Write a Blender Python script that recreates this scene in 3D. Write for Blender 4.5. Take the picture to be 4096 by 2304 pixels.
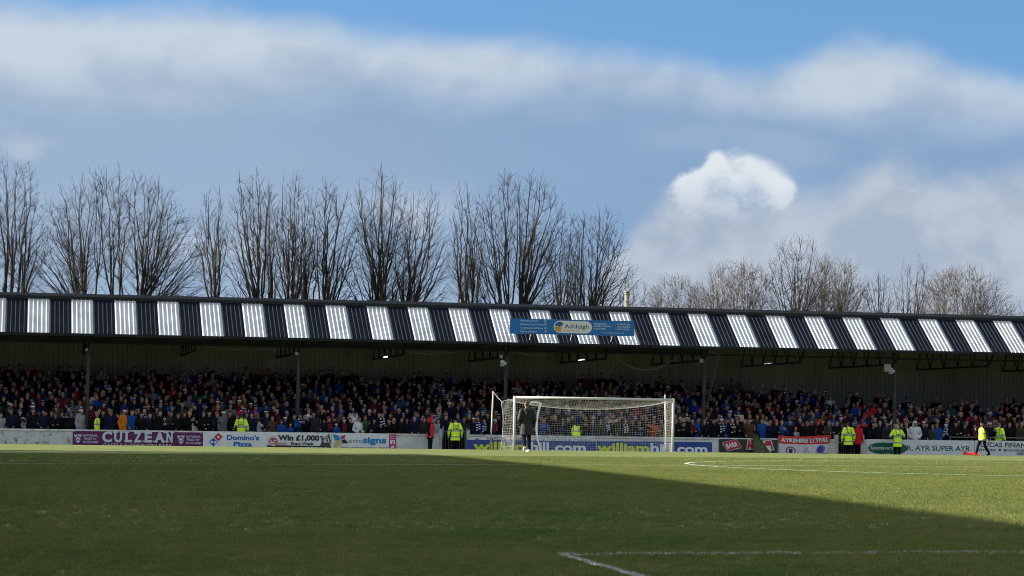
import bpy, bmesh, math, random
import numpy as np
from mathutils import Vector, Matrix
from math import sin, cos, tan, pi, radians, sqrt, atan2
for o in list(bpy.data.objects): bpy.data.objects.remove(o)
sc = bpy.context.scene
COL = sc.collection
random.seed(7); RNG = np.random.default_rng(7)
# ------------------------------------------------------------------ camera
F, YAW, PITCH, ROLL, CAMZ = 9866.7, 0.19649, 0.05448, 0.01403, 1.394     # F in pixels of a 4096 wide frame
GX, GY = 25.80, 109.94                                                    # goal centre, goal line
fw = Vector((sin(YAW)*cos(PITCH), cos(YAW)*cos(PITCH), sin(PITCH)))
rt = Vector((cos(YAW), -sin(YAW), 0)); up = rt.cross(fw)
r2 = cos(ROLL)*rt + sin(ROLL)*up; u2 = -sin(ROLL)*rt + cos(ROLL)*up
CAM = Vector((0, 0, CAMZ))
cd = bpy.data.cameras.new('camera'); cam = bpy.data.objects.new('camera', cd); COL.objects.link(cam)
m = Matrix((r2, u2, -fw)).transposed().to_4x4(); m.translation = CAM; cam.matrix_world = m
cd.sensor_width = 36; cd.lens = 36*F/4096; cd.clip_end = 4000; cd.clip_start = .1
sc.camera = cam
sc.render.filter_size = 1.0; sc.cycles.filter_width = 1.0
sc.render.resolution_x, sc.render.resolution_y = 1024, 576
sc.view_settings.view_transform = 'Standard'; sc.view_settings.look = 'None'
sc.view_settings.exposure = 1.75; sc.view_settings.gamma = 1
# ------------------------------------------------------------------ sun and sky
SUN_EL, SUN_BACK = radians(24), radians(16)      # from the left, a little behind the far stand
sdir = Vector((-cos(SUN_EL)*cos(SUN_BACK), cos(SUN_EL)*sin(SUN_BACK), sin(SUN_EL)))
sl = bpy.data.lights.new('sun', 'SUN'); sl.energy = 4.0; sl.angle = radians(.7); sl.color = (1, .93, .80)
so = bpy.data.objects.new('sun', sl); COL.objects.link(so); so.rotation_euler = sdir.to_track_quat('Z', 'Y').to_euler()
W = bpy.data.worlds.new('World'); sc.world = W; W.use_nodes = True
def build_world():
    nt = W.node_tree; N = nt.nodes; L = nt.links; N.clear()
    def nd(t, **k):
        n = N.new(t)
        for a, b in k.items(): setattr(n, a, b)
        return n
    def M(op, a, b=None, c=None, clamp=False):
        n = nd('ShaderNodeMath', operation=op, use_clamp=clamp)
        for i, v in enumerate((a, b, c)):
            if v is None: continue
            if isinstance(v, (int, float)): n.inputs[i].default_value = v
            else: L.new(v, n.inputs[i])
        return n.outputs[0]
    def smooth(x, a, b):
        n = nd('ShaderNodeMapRange', interpolation_type='SMOOTHSTEP'); L.new(x, n.inputs[0])
        for i, v in ((1, a), (2, b)):
            if isinstance(v, (int, float)): n.inputs[i].default_value = v
            else: L.new(v, n.inputs[i])
        n.inputs[3].default_value = 0; n.inputs[4].default_value = 1
        return n.outputs[0]
    def mix(f, a, b):
        n = nd('ShaderNodeMix', data_type='RGBA'); L.new(f, n.inputs[0]) if not isinstance(f, float) else None
        for i, v in ((6, a), (7, b)):
            if isinstance(v, tuple): n.inputs[i].default_value = (*v, 1)
            else: L.new(v, n.inputs[i])
        return n.outputs[2]
    tc = nd('ShaderNodeTexCoord'); sep = nd('ShaderNodeSeparateXYZ'); L.new(tc.outputs['Generated'], sep.inputs[0])
    x, y, z = sep.outputs
    az = M('ARCTAN2', x, y); el = M('ARCSINE', z)
    sky = nd('ShaderNodeTexSky', sky_type='NISHITA'); sky.sun_disc = False
    sky.sun_elevation = SUN_EL; sky.sun_rotation = atan2(sdir.x, sdir.y)
    sky.air_density = 1.0; sky.dust_density = .3; sky.ozone_density = 2.0; sky.altitude = 50
    # low sky read a little higher up, where the clear air is bluer
    cx = nd('ShaderNodeCombineXYZ'); L.new(x, cx.inputs[0]); L.new(y, cx.inputs[1])
    L.new(M('ADD', M('MULTIPLY', M('MAXIMUM', z, 0), 1.6), .16), cx.inputs[2])
    nv = nd('ShaderNodeVectorMath', operation='NORMALIZE'); L.new(cx.outputs[0], nv.inputs[0]); L.new(nv.outputs[0], sky.inputs[0])
    tint = nd('ShaderNodeMix', data_type='RGBA', blend_type='MULTIPLY'); tint.inputs[0].default_value = 1
    L.new(sky.outputs[0], tint.inputs[6]); CB = .62; tint.inputs[7].default_value = (.72*CB, .93*CB, 1.0*CB, 1)
    clear = tint.outputs[2]
    # noise in azimuth / elevation
    def noise(su, sv, scale, det, rough, ou=0., ov=0., dist=0.):
        c = nd('ShaderNodeCombineXYZ'); L.new(M('MULTIPLY_ADD', az, su, ou), c.inputs[0]); L.new(M('MULTIPLY_ADD', el, sv, ov), c.inputs[1])
        n = nd('ShaderNodeTexNoise'); L.new(c.outputs[0], n.inputs['Vector']); n.inputs['Scale'].default_value = scale
        n.inputs['Detail'].default_value = det; n.inputs['Roughness'].default_value = rough; n.inputs['Distortion'].default_value = dist
        return M('SUBTRACT', n.outputs['Fac'], .5)
    n1 = noise(1, 2.4, 11, 4, .5, 3.1, .4, .2)      # wide soft streaks
    n2 = noise(1, 1.2, 52, 8, .56, 1.7, 2.2, .2)    # billows
    n3 = noise(1, 2.6, 5.5, 3, .5, 8.3, 5.1)        # broad
    n4 = noise(1, 1.4, 24, 5, .5, 5.5, 1.2, .2)
    def A(px): return YAW + math.atan((px-2048)/F)
    def EL(px, py): return PITCH + (1152-py + .0140*(px-2048))/F
    def curve(pts):                                  # elevation as a smooth function of azimuth
        r = nd('ShaderNodeValToRGB'); r.color_ramp.interpolation = 'B_SPLINE'; e = r.color_ramp.elements
        L.new(M('DIVIDE', M('SUBTRACT', az, -.10), .62), r.inputs[0])
        st = [((A(px)+.10)/.62, EL(px, py)*4) for px, py in pts]
        for i, (p, v) in enumerate(st):
            q = e[i] if i < 2 else e.new(p)
            q.position = p; q.color = (v, v, v, 1)
        return M('DIVIDE', r.outputs[0], 4)
    hi = curve([(-700, 20), (0, 40), (450, 60), (720, -10), (1000, 40), (1500, 115), (2100, 165), (2550, 190), (2800, 240), (3000, 290), (3150, 250), (3330, 170), (3500, 150), (3680, 190), (3860, 290), (4096, 330), (4700, 380)])
    lo = curve([(-700, 330), (0, 370), (600, 380), (1050, 320), (1400, 310), (1750, 390), (2150, 350), (2600, 370), (3000, 430), (3400, 480), (3700, 490), (4096, 500), (4700, 460)])
    d = M('ADD', M('SUBTRACT', hi, el), M('ADD', M('MULTIPLY', n2, .010), M('MULTIPLY', n1, .012)))
    top = smooth(d, -.005, .014)
    dl = M('ADD', M('SUBTRACT', lo, el), M('ADD', M('MULTIPLY', n4, .022), M('MULTIPLY', n1, .024)))
    under = smooth(dl, -.013, .012)
    core = M('MULTIPLY', smooth(n4, -.05, .22), .75)
    n5 = noise(1, 1.2, 30, 6, .55, 9.4, 4.2, .2); n6 = noise(1, 1.2, 75, 6, .6, 2.4, 7.2, .2)
    azw = M('ADD', az, M('ADD', M('MULTIPLY', n5, .040), M('MULTIPLY', n6, .012))); elw = M('ADD', el, M('ADD', M('MULTIPLY', n4, .034), M('MULTIPLY', n2, .016)))
    def puff(px, py, ra, re, k, w=.34):
        q = M('SQRT', M('ADD', M('POWER', M('DIVIDE', M('ABSOLUTE', M('SUBTRACT', azw, A(px))), ra/F), 2), M('POWER', M('DIVIDE', M('ABSOLUTE', M('SUBTRACT', elw, EL(px, py))), re/F), 2)))
        return smooth(M('SUBTRACT', 1.0, q), 0, w)
    def mx(*a):
        r = a[0]
        for q in a[1:]: r = M('MAXIMUM', r, q)
        return r
    cl = curve([(2000, 1300), (2330, 1240), (2440, 980), (2570, 840), (2680, 740), (2950, 700), (3200, 740), (3330, 760), (3430, 690), (3560, 640), (3680, 640), (3800, 700), (3960, 720), (4150, 690), (4500, 660)])
    dv = M('ADD', M('SUBTRACT', cl, el), M('ADD', M('MULTIPLY', n4, .020), M('ADD', M('MULTIPLY', n2, .012), M('MULTIPLY', n6, .006))))
    veil = smooth(dv, -.004, .013)
    def lobe(px, py, r):
        q = M('ADD', M('POWER', M('DIVIDE', M('ABSOLUTE', M('SUBTRACT', azw2, A(px))), r/F), 2), M('POWER', M('DIVIDE', M('ABSOLUTE', M('SUBTRACT', elw2, EL(px, py))), r*.9/F), 2))
        return M('EXPONENT', M('MULTIPLY', q, -1.0))
    azw2 = M('ADD', az, M('ADD', M('MULTIPLY', n5, .010), M('MULTIPLY', n6, .007))); elw2 = M('ADD', el, M('ADD', M('MULTIPLY', n4, .010), M('MULTIPLY', n2, .010)))
    fld = None
    for lb in ((2740, 770, 62), (2790, 725, 66), (2852, 672, 44), (2862, 632, 26), (2915, 715, 92), (3000, 705, 96), (3075, 745, 86), (3135, 780, 50), (3030, 800, 100), (2880, 810, 100), (2780, 800, 60)):
        g = lobe(*lb); fld = g if fld is None else M('ADD', fld, g)
    dc = M('ADD', M('MINIMUM', fld, 1.3), M('MULTIPLY', smooth(fld, .12, .5), M('ADD', M('MULTIPLY', n2, 1.8), M('ADD', M('MULTIPLY', n6, 1.6), M('MULTIPLY', n5, .9)))))
    cb = M('ADD', EL(2950, 850), M('MULTIPLY', M('SUBTRACT', az, A(2950)), -.12))
    cum = M('MULTIPLY', smooth(dc, .25, 1.15), smooth(M('ADD', M('SUBTRACT', el, cb), M('ADD', M('MULTIPLY', n4, .018), M('MULTIPLY', n2, .050))), -.014, .019))
    cumlo = smooth(M('SUBTRACT', M('ADD', EL(2950, 800), M('MULTIPLY', n4, .03)), el), -.008, .012)
    patch = mx(puff(1010, 980, 190, 210, 1.2, .95), puff(720, 1030, 280, 150, 1.2, .95), puff(1640, 830, 330, 130, 1.3, .98), puff(60, 580, 200, 80, 1.3, .98))
    # unseen overhead cloud, added brighter than the visible sky to lift the fill
    hv = nd('ShaderNodeVectorMath', operation='SCALE'); L.new(tc.outputs['Generated'], hv.inputs[0]); L.new(M('DIVIDE', 1.2, M('ADD', M('MAXIMUM', z, 0), .25)), hv.inputs['Scale'])
    hn = nd('ShaderNodeTexNoise'); L.new(hv.outputs[0], hn.inputs['Vector']); hn.inputs['Scale'].default_value = 1.6; hn.inputs['Detail'].default_value = 6; hn.inputs['Roughness'].default_value = .55
    over = M('MULTIPLY', smooth(hn.outputs['Fac'], .34, .52), smooth(el, .19, .30))
    overg = smooth(hn.outputs['Fac'], .58, .80)
    K = .10; EXP = 2**sc.view_settings.exposure
    def c(r, g, b): return (r/K/EXP, g/K/EXP, b/K/EXP)
    white = c(.60, .67, .745); grey = c(.25, .383, .58); greyl = c(.33, .44, .592); pale = c(.43, .525, .66)
    low = smooth(M('ADD', M('SUBTRACT', .055, el), M('MULTIPLY', n3, .05)), -.03, .05)
    below = mix(smooth(M('ADD', M('SUBTRACT', A(1900), az), M('MULTIPLY', n3, .3)), -.10, .16), grey, greyl)
    below = mix(M('MULTIPLY', smooth(n1, -.02, .22), .40), below, pale)
    body = mix(under, mix(core, white, pale), below)
    col = mix(M('MULTIPLY', top, M('ADD', .93, M('MULTIPLY', n4, .3)), clamp=True), clear, body)
    col = mix(M('MULTIPLY', low, .42), col, c(.45, .53, .655))
    col = mix(M('MULTIPLY', veil, .90), col, mix(smooth(M('ADD', n5, M('MULTIPLY', n2, .5)), -.16, .14), c(.40, .47, .585), c(.525, .585, .668)))
    col = mix(M('MULTIPLY', patch, .45), col, c(.58, .64, .73))
    col = mix(cum, col, mix(M('MULTIPLY', cumlo, M('ADD', .55, n2)), mix(smooth(n2, -.2, .05), c(.62, .69, .77), c(.74, .80, .85)), c(.50, .57, .69)))
    col = mix(over, col, mix(overg, c(.92, .97, 1.0), c(.60, .67, .78)))
    bg = nd('ShaderNodeBackground'); L.new(col, bg.inputs[0]); bg.inputs[1].default_value = K
    out = nd('ShaderNodeOutputWorld'); L.new(bg.outputs[0], out.inputs[0])
build_world()
W.cycles.sampling_method = 'MANUAL'; W.cycles.sample_map_resolution = 256
# ------------------------------------------------------------------ pixel <-> place helpers (photo pixels, plane Y = const)
def ray(px, py): return fw + (px-2048)/F*r2 - (py-1152)/F*u2
def at(px, py, Y):
    d = ray(px, py); return CAM + d*(Y/d.y)
def xat(px, Y, z=1.4):
    py = 1700
    for _ in range(6):
        p = at(px, py, Y); py += (p.z-z)*F/Y
    return at(px, py, Y).x
# ------------------------------------------------------------------ materials
MATS = {}
def mat(name, col, rough=.7, var=0., scale=6., bump=0., bscale=None, metal=0., spec=.4, emit=None, coat=0., col2=None, stretch=None, lo=.35, hi=.65):
    if name in MATS: return MATS[name]
    m = bpy.data.materials.new(name); m.use_nodes = True; nt = m.node_tree; b = nt.nodes['Principled BSDF']
    b.inputs['Base Color'].default_value = (*col, 1); b.inputs['Roughness'].default_value = rough
    b.inputs['Metallic'].default_value = metal; b.inputs['Specular IOR Level'].default_value = spec; b.inputs['Coat Weight'].default_value = coat
    if emit: b.inputs['Emission Color'].default_value = (*emit[0], 1); b.inputs['Emission Strength'].default_value = emit[1]
    if var or bump:
        tc = nt.nodes.new('ShaderNodeNewGeometry'); vec = tc.outputs['Position']
        if stretch:
            mp = nt.nodes.new('ShaderNodeMapping'); mp.inputs['Scale'].default_value = stretch; nt.links.new(vec, mp.inputs[0]); vec = mp.outputs[0]
        n = nt.nodes.new('ShaderNodeTexNoise'); n.inputs['Scale'].default_value = scale; n.inputs['Detail'].default_value = 6; n.inputs['Roughness'].default_value = .62
        nt.links.new(vec, n.inputs['Vector'])
        if var:
            r = nt.nodes.new('ShaderNodeValToRGB'); nt.links.new(n.outputs['Fac'], r.inputs[0])
            c2 = col2 if col2 else tuple(min(1, v*(1+var)) for v in col); c1 = col if col2 else tuple(v*(1-var) for v in col)
            r.color_ramp.elements[0].color = (*c1, 1); r.color_ramp.elements[1].color = (*c2, 1)
            r.color_ramp.elements[0].position = lo; r.color_ramp.elements[1].position = hi
            nt.links.new(r.outputs[0], b.inputs['Base Color'])
        if bump:
            bp = nt.nodes.new('ShaderNodeBump'); bp.inputs['Strength'].default_value = bump; bp.inputs['Distance'].default_value = .02
            if bscale:
                n = nt.nodes.new('ShaderNodeTexNoise'); n.inputs['Scale'].default_value = bscale; n.inputs['Detail'].default_value = 4; nt.links.new(vec, n.inputs['Vector'])
            nt.links.new(n.outputs['Fac'], bp.inputs['Height']); nt.links.new(bp.outputs[0], b.inputs['Normal'])
    MATS[name] = m; return m
# ------------------------------------------------------------------ mesh helpers
class MB:
    def __init__(s): s.v = []; s.f = []; s.mi = []
    def add(s, v, f, mi=0):
        k = len(s.v); s.v += [tuple(p) for p in v]; s.f += [tuple(i+k for i in q) for q in f]; s.mi += [mi]*len(f); return s
    def box(s, x0, x1, y0, y1, z0, z1, mi=0):
        v = [(x, y, z) for x in (x0, x1) for y in (y0, y1) for z in (z0, z1)]
        return s.add(v, [(0,1,3,2), (4,6,7,5), (0,4,5,1), (2,3,7,6), (0,2,6,4), (1,5,7,3)], mi)
    def beam(s, p, q, w, h=None, mi=0):
        p, q = Vector(p), Vector(q); h = h or w; d = (q-p).normalized()
        a = d.cross(Vector((0,0,1))); a = Vector((1,0,0)) if a.length < 1e-4 else a.normalized(); b = a.cross(d)
        v = [e + a*sx*w/2 + b*sy*h/2 for e in (p, q) for sx, sy in ((-1,-1), (1,-1), (1,1), (-1,1))]
        return s.add(v, [(0,3,2,1), (4,5,6,7), (0,1,5,4), (1,2,6,5), (2,3,7,6), (3,0,4,7)], mi)
    def tube(s, pts, r, n=8, mi=0, cap=True):
        pts = [Vector(p) for p in pts]; rs = r if isinstance(r, (list, tuple)) else [r]*len(pts)
        v = []; f = []; prev = None
        for i, p in enumerate(pts):
            d = (pts[min(i+1, len(pts)-1)]-pts[max(i-1, 0)]).normalized()
            a = (prev - d*prev.dot(d)) if prev is not None else d.orthogonal()
            if a.length < 1e-6: a = d.orthogonal()
            a.normalize(); prev = a; b = d.cross(a)
            v += [p + (a*cos(2*pi*k/n)+b*sin(2*pi*k/n))*rs[i] for k in range(n)]
        for i in range(len(pts)-1):
            for k in range(n): f.append((i*n+k, i*n+(k+1) % n, (i+1)*n+(k+1) % n, (i+1)*n+k))
        if cap: f += [tuple(range(n))[::-1], tuple((len(pts)-1)*n+k for k in range(n))]
        return s.add(v, f, mi)
    def mesh(s, name, mats=(), smooth=False):
        me = bpy.data.meshes.new(name); me.from_pydata(s.v, [], s.f)
        for m_ in mats: me.materials.append(m_)
        if len(mats) > 1: me.polygons.foreach_set('material_index', s.mi)
        if smooth: me.polygons.foreach_set('use_smooth', [True]*len(me.polygons))
        me.update(); return me
    def build(s, name, m_, parent=None, smooth=False):
        mats = m_ if isinstance(m_, (list, tuple)) else [m_]
        return link(name, s.mesh(name, mats, smooth), parent)
def link(name, me, parent=None, loc=None):
    o = bpy.data.objects.new(name, me); COL.objects.link(o)
    if parent: o.parent = parent
    if loc is not None: o.location = loc
    return o
def tag(o, label=None, cat=None, group=None, kind=None):
    if label: o['label'] = label
    if cat: o['category'] = cat
    if group: o['group'] = group
    if kind: o['kind'] = kind
    return o
def empty(name, loc, label, cat, group=None, rz=0):
    o = bpy.data.objects.new(name, None); COL.objects.link(o); o.location = loc; o.rotation_euler.z = rz; o.empty_display_size = .2
    return tag(o, label, cat, group)
def local(o, mb):     # builder in world coordinates -> coordinates of an unrotated empty
    k = o.location; mb.v = [(x-k.x, y-k.y, z-k.z) for x, y, z in mb.v]; return mb
# ------------------------------------------------------------------ ground: a crowned pitch
ZY = np.array([-400, 0, 10, 25.4, 42, 59.5, 75, 88, 97, 104.5, 110, 112.5, 115, 118, 800.])
ZZ = np.array([-.1, .0, .05, .13, .31, .43, .40, .33, .28, .225, .09, -.06, -.20, -.26, -.3])
_fy = np.arange(-400, 800, .5); _fz = np.interp(_fy, ZY, ZZ)
_k = np.exp(-.5*(np.arange(-16, 17)/5.)**2); _k /= _k.sum(); _fz2 = np.convolve(np.pad(_fz, 16, mode='edge'), _k, 'valid')
def gz(x, y):
    x = np.asarray(x, float); y = np.asarray(y, float)
    dx = np.clip(np.abs(x-GX)/25.8, 0, 1.3)
    return np.interp(y, _fy, _fz2) - .18*dx**1.3*np.interp(y, [62, 98], [1, .0])
def gzf(x, y): return float(gz(x, y))
# ---- paint: where the white markings lie (place coordinates, metres)
HW, PY0 = 33.0, GY-101.0           # half width of the pitch, near goal line
LW = .10
def mark_strip(name, pts, w=LW, closed=False, step=.6, lift=.022):
    P = [Vector((p[0], p[1])) for p in pts]; Q = []
    for a, b in zip(P[:-1], P[1:]):
        n = max(1, int((b-a).length/step)); Q += [a.lerp(b, k/n) for k in range(n)]
    Q.append(P[-1]); v = []; f = []
    for i, p in enumerate(Q):
        d = (Q[min(i+1, len(Q)-1)]-Q[max(i-1, 0)]).normalized(); nrm = Vector((-d.y, d.x))
        for s in (-.5, .5):
            q = p+nrm*w*s; v.append((q.x, q.y, gzf(q.x, q.y)+lift))
    for i in range(len(Q)-1): f.append((2*i, 2*i+1, 2*i+3, 2*i+2))
    o = MB().add(v, f).build(name, mat_line); tag(o, kind='structure'); return o
def node_math(nt):
    def M(op, a, b=None, clamp=False):
        n = nt.nodes.new('ShaderNodeMath'); n.operation = op; n.use_clamp = clamp
        for i, v in enumerate((a, b)):
            if v is None: continue
            if isinstance(v, (int, float)): n.inputs[i].default_value = v
            else: nt.links.new(v, n.inputs[i])
        return n.outputs[0]
    return M
def grass_mat(name, blade):
    m = bpy.data.materials.new(name); m.use_nodes = True; nt = m.node_tree; b = nt.nodes['Principled BSDF']; L = nt.links; M = node_math(nt)
    g = nt.nodes.new('ShaderNodeNewGeometry'); s = nt.nodes.new('ShaderNodeSeparateXYZ'); L.new(g.outputs['Position'], s.inputs[0]); X, Y, Z = s.outputs
    def noise(sc_, det=4, rough=.6, st=(1, 1, .0)):
        mp = nt.nodes.new('ShaderNodeMapping'); mp.inputs['Scale'].default_value = st; L.new(g.outputs['Position'], mp.inputs[0])
        n = nt.nodes.new('ShaderNodeTexNoise'); n.inputs['Scale'].default_value = sc_; n.inputs['Detail'].default_value = det; n.inputs['Roughness'].default_value = rough
        L.new(mp.outputs[0], n.inputs['Vector']); return n.outputs['Fac']
    def ramp(f, *st):
        r = nt.nodes.new('ShaderNodeValToRGB'); L.new(f, r.inputs[0]); e = r.color_ramp.elements
        e[0].position, e[0].color = st[0][0], (*st[0][1], 1); e[1].position, e[1].color = st[-1][0], (*st[-1][1], 1)
        for p, c in st[1:-1]: q = e.new(p); q.color = (*c, 1)
        return r.outputs[0]
    fac = M('ADD', M('MULTIPLY', noise(.22, 6, .7), .45), M('MULTIPLY', noise(1.4, 5, .75), .55))
    if blade:
        oi = nt.nodes.new('ShaderNodeObjectInfo'); fac = M('ADD', M('MULTIPLY', fac, .8), M('MULTIPLY', oi.outputs['Random'], .2))
    c = ramp(fac, (.36, (.072, .126, .033)), (.47, (.134, .172, .046)), (.56, (.188, .196, .060)), (.70, (.212, .188, .074)))
    if not blade:
        mx = nt.nodes.new('ShaderNodeMix'); mx.data_type = 'RGBA'; mx.blend_type = 'MULTIPLY'; mx.inputs[0].default_value = 1
        L.new(c, mx.inputs[6]); L.new(ramp(noise(60, 5, .8), (.3, (.58, .58, .54)), (.7, (1.08, 1.08, 1.03))), mx.inputs[7]); c = mx.outputs[2]
    # painted markings on the blades, worn in places
    def near(e, w): return M('LESS_THAN', M('ABSOLUTE', e), w/2)
    def rng(v, a, b): return M('MULTIPLY', M('GREATER_THAN', v, a), M('LESS_THAN', v, b))
    ex = M('SUBTRACT', X, GX); rad = M('SQRT', M('ADD', M('MULTIPLY', ex, ex), M('POWER', M('SUBTRACT', Y, GY-50.5), 2)))
    ms = [near(M('SUBTRACT', Y, GY-50.5), LW), near(M('SUBTRACT', rad, 9.15), LW),
          M('MULTIPLY', near(M('SUBTRACT', Y, PY0+16.5), LW), rng(ex, -20.2, 20.2)),
          M('MULTIPLY', near(M('ADD', ex, 20.16), LW), rng(Y, PY0, PY0+16.55)),
          M('MULTIPLY', near(M('SUBTRACT', Y, GY-5.5), LW), rng(ex, -9.2, 9.2)), near(M('SUBTRACT', Y, GY), LW)]
    k = ms[0]
    for q in ms[1:]: k = M('MAXIMUM', k, q)
    wear = nt.nodes.new('ShaderNodeMapRange'); L.new(M('ADD', M('MULTIPLY', noise(.9, 3, .6), .55), M('MULTIPLY', noise(9, 3, .7), .45)), wear.inputs[0]); wear.inputs[1].default_value = .34; wear.inputs[2].default_value = .54; wear.inputs[3].default_value = .40; wear.inputs[4].default_value = .85
    k = M('MULTIPLY', k, wear.outputs[0])
    mx = nt.nodes.new('ShaderNodeMix'); mx.data_type = 'RGBA'; L.new(k, mx.inputs[0]); L.new(c, mx.inputs[6]); mx.inputs[7].default_value = (.52, .54, .52, 1)
    L.new(mx.outputs[2], b.inputs['Base Color']); b.inputs['Roughness'].default_value = .75; b.inputs['Specular IOR Level'].default_value = .15
    if not blade:
        bp = nt.nodes.new('ShaderNodeBump'); bp.inputs['Strength'].default_value = .5; bp.inputs['Distance'].default_value = .03
        L.new(noise(70, 4, .75), bp.inputs['Height']); L.new(bp.outputs[0], b.inputs['Normal'])
    else:
        tr = nt.nodes.new('ShaderNodeBsdfTranslucent'); L.new(mx.outputs[2], tr.inputs[0])
        ms_ = nt.nodes.new('ShaderNodeMixShader'); ms_.inputs[0].default_value = .35
        L.new(b.outputs[0], ms_.inputs[1]); L.new(tr.outputs[0], ms_.inputs[2]); L.new(ms_.outputs[0], nt.nodes['Material Output'].inputs[0])
    return m
mat_turf = grass_mat('turf', False); mat_blade = grass_mat('grass_blade', True)
mat_line = mat('line_paint', (.50, .52, .49), .9, 1., 5., .3, col2=(.24, .26, .14), lo=.54, hi=.74)
def ground():
    xs = np.concatenate([np.linspace(-900, -40, 20), np.arange(-38, 95, 1.), np.linspace(100, 900, 20)])
    ys = np.concatenate([np.linspace(-300, -12, 12), np.arange(-10, 122, 1.), np.linspace(126, 1500, 22)])
    gx, gy = np.meshgrid(xs, ys); Z = gz(gx, gy)
    v = np.stack([gx.ravel(), gy.ravel(), Z.ravel()], 1); n = len(xs); f = []
    for j in range(len(ys)-1):
        for i in range(n-1): a = j*n+i; f.append((a, a+1, a+n+1, a+n))
    me = bpy.data.meshes.new('pitch'); me.from_pydata(v.tolist(), [], f); me.materials.append(mat_turf)
    me.polygons.foreach_set('use_smooth', [True]*len(f)); tag(link('pitch', me), kind='structure')
ground()
def arc(c, r, a0, a1, n): return [(c[0]+r*cos(a0+(a1-a0)*k/n), c[1]+r*sin(a0+(a1-a0)*k/n)) for k in range(n+1)]
mark_strip('halfway_line', [(GX-HW, GY-50.5), (GX+HW, GY-50.5)])
mark_strip('centre_circle', arc((GX, GY-50.5), 9.15, 0, 2*pi, 120))
mark_strip('goal_line', [(GX-HW, GY), (GX+HW, GY)])
mark_strip('goal_area_line', [(GX-9.16, GY), (GX-9.16, GY-5.5), (GX+9.16, GY-5.5), (GX+9.16, GY)])
mark_strip('penalty_area_line', [(GX-20.16, PY0), (GX-20.16, PY0+16.5), (GX+20.16, PY0+16.5), (GX+20.16, PY0)], lift=.009)
mark_strip('touchline', [(GX-HW, PY0), (GX-HW, GY)])
def grass():
    # blades: one tuft mesh, stood on thousands of points of the turf
    mb = MB(); R = random.Random(3)
    for k in range(11):
        a = R.uniform(0, 2*pi); x, y = R.uniform(-.045, .045), R.uniform(-.045, .045); h = R.uniform(.022, .046); l = R.uniform(.004, .026); b = R.uniform(0, 2*pi); w = R.uniform(.0028, .005)
        c_, s_ = cos(b)*w, sin(b)*w
        mb.add([(x-c_, y-s_, -.004), (x+c_, y+s_, -.004), (x+l*cos(a)*.4+c_*.7, y+l*sin(a)*.4+s_*.7, h*.6), (x+l*cos(a)*.4-c_*.7, y+l*sin(a)*.4-s_*.7, h*.6), (x+l*cos(a), y+l*sin(a), h)], [(0, 1, 2, 3), (3, 2, 4)])
    tuft = mb.mesh('grass_tuft', [mat_blade])
    to = bpy.data.objects.new('grass_tuft', tuft)
    P = []; S = []
    for y0, y1, den, scl in ((19, 30, 260, .85), (30, 45, 150, .85), (45, 62, 170, .7), (62, 74, 80, .65)):
        xa, xb = -1.5, .45*y1+1.5; n = int((xb-xa)*(y1-y0)*den); x = RNG.uniform(xa, xb, n); y = RNG.uniform(y0, y1, n)
        k = (x < .43*y+1.5) & (x > -.012*y-1.2); x, y = x[k], y[k]; P.append(np.stack([x, y, gz(x, y)], 1)); S.append(RNG.uniform(.75, 1.25, len(x))*scl)
    P = np.concatenate(P); S = np.concatenate(S)
    me = bpy.data.meshes.new('grass'); me.vertices.add(len(P)); me.vertices.foreach_set('co', P.ravel().astype('f4'))
    at_ = me.attributes.new('sz', 'FLOAT', 'POINT'); at_.data.foreach_set('value', S.astype('f4'))
    at_ = me.attributes.new('rot', 'FLOAT_VECTOR', 'POINT'); rv = np.zeros((len(P), 3), 'f4'); rv[:, 2] = RNG.uniform(0, 6.28, len(P)); at_.data.foreach_set('vector', rv.ravel())
    o = link('grass', me); tag(o, 'short winter grass covering the football pitch', 'grass', kind='stuff')
    ng = bpy.data.node_groups.new('grass_scatter', 'GeometryNodeTree')
    ng.interface.new_socket('Geometry', in_out='INPUT', socket_type='NodeSocketGeometry'); ng.interface.new_socket('Geometry', in_out='OUTPUT', socket_type='NodeSocketGeometry')
    N = ng.nodes; L = ng.links; gi = N.new('NodeGroupInput'); go = N.new('NodeGroupOutput'); ip = N.new('GeometryNodeInstanceOnPoints'); oi = N.new('GeometryNodeObjectInfo'); oi.inputs[0].default_value = to
    m2p = N.new('GeometryNodeMeshToPoints'); L.new(gi.outputs[0], m2p.inputs[0]); L.new(m2p.outputs[0], ip.inputs['Points']); L.new(oi.outputs['Geometry'], ip.inputs['Instance'])
    a1 = N.new('GeometryNodeInputNamedAttribute'); a1.data_type = 'FLOAT'; a1.inputs[0].default_value = 'sz'
    a2 = N.new('GeometryNodeInputNamedAttribute'); a2.data_type = 'FLOAT_VECTOR'; a2.inputs[0].default_value = 'rot'
    L.new(a1.outputs[0], ip.inputs['Scale']); L.new(a2.outputs[0], ip.inputs['Rotation']); L.new(ip.outputs[0], go.inputs[0])
    md = o.modifiers.new('scatter', 'NODES'); md.node_group = ng
    print('tufts', len(P))
grass()
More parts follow.
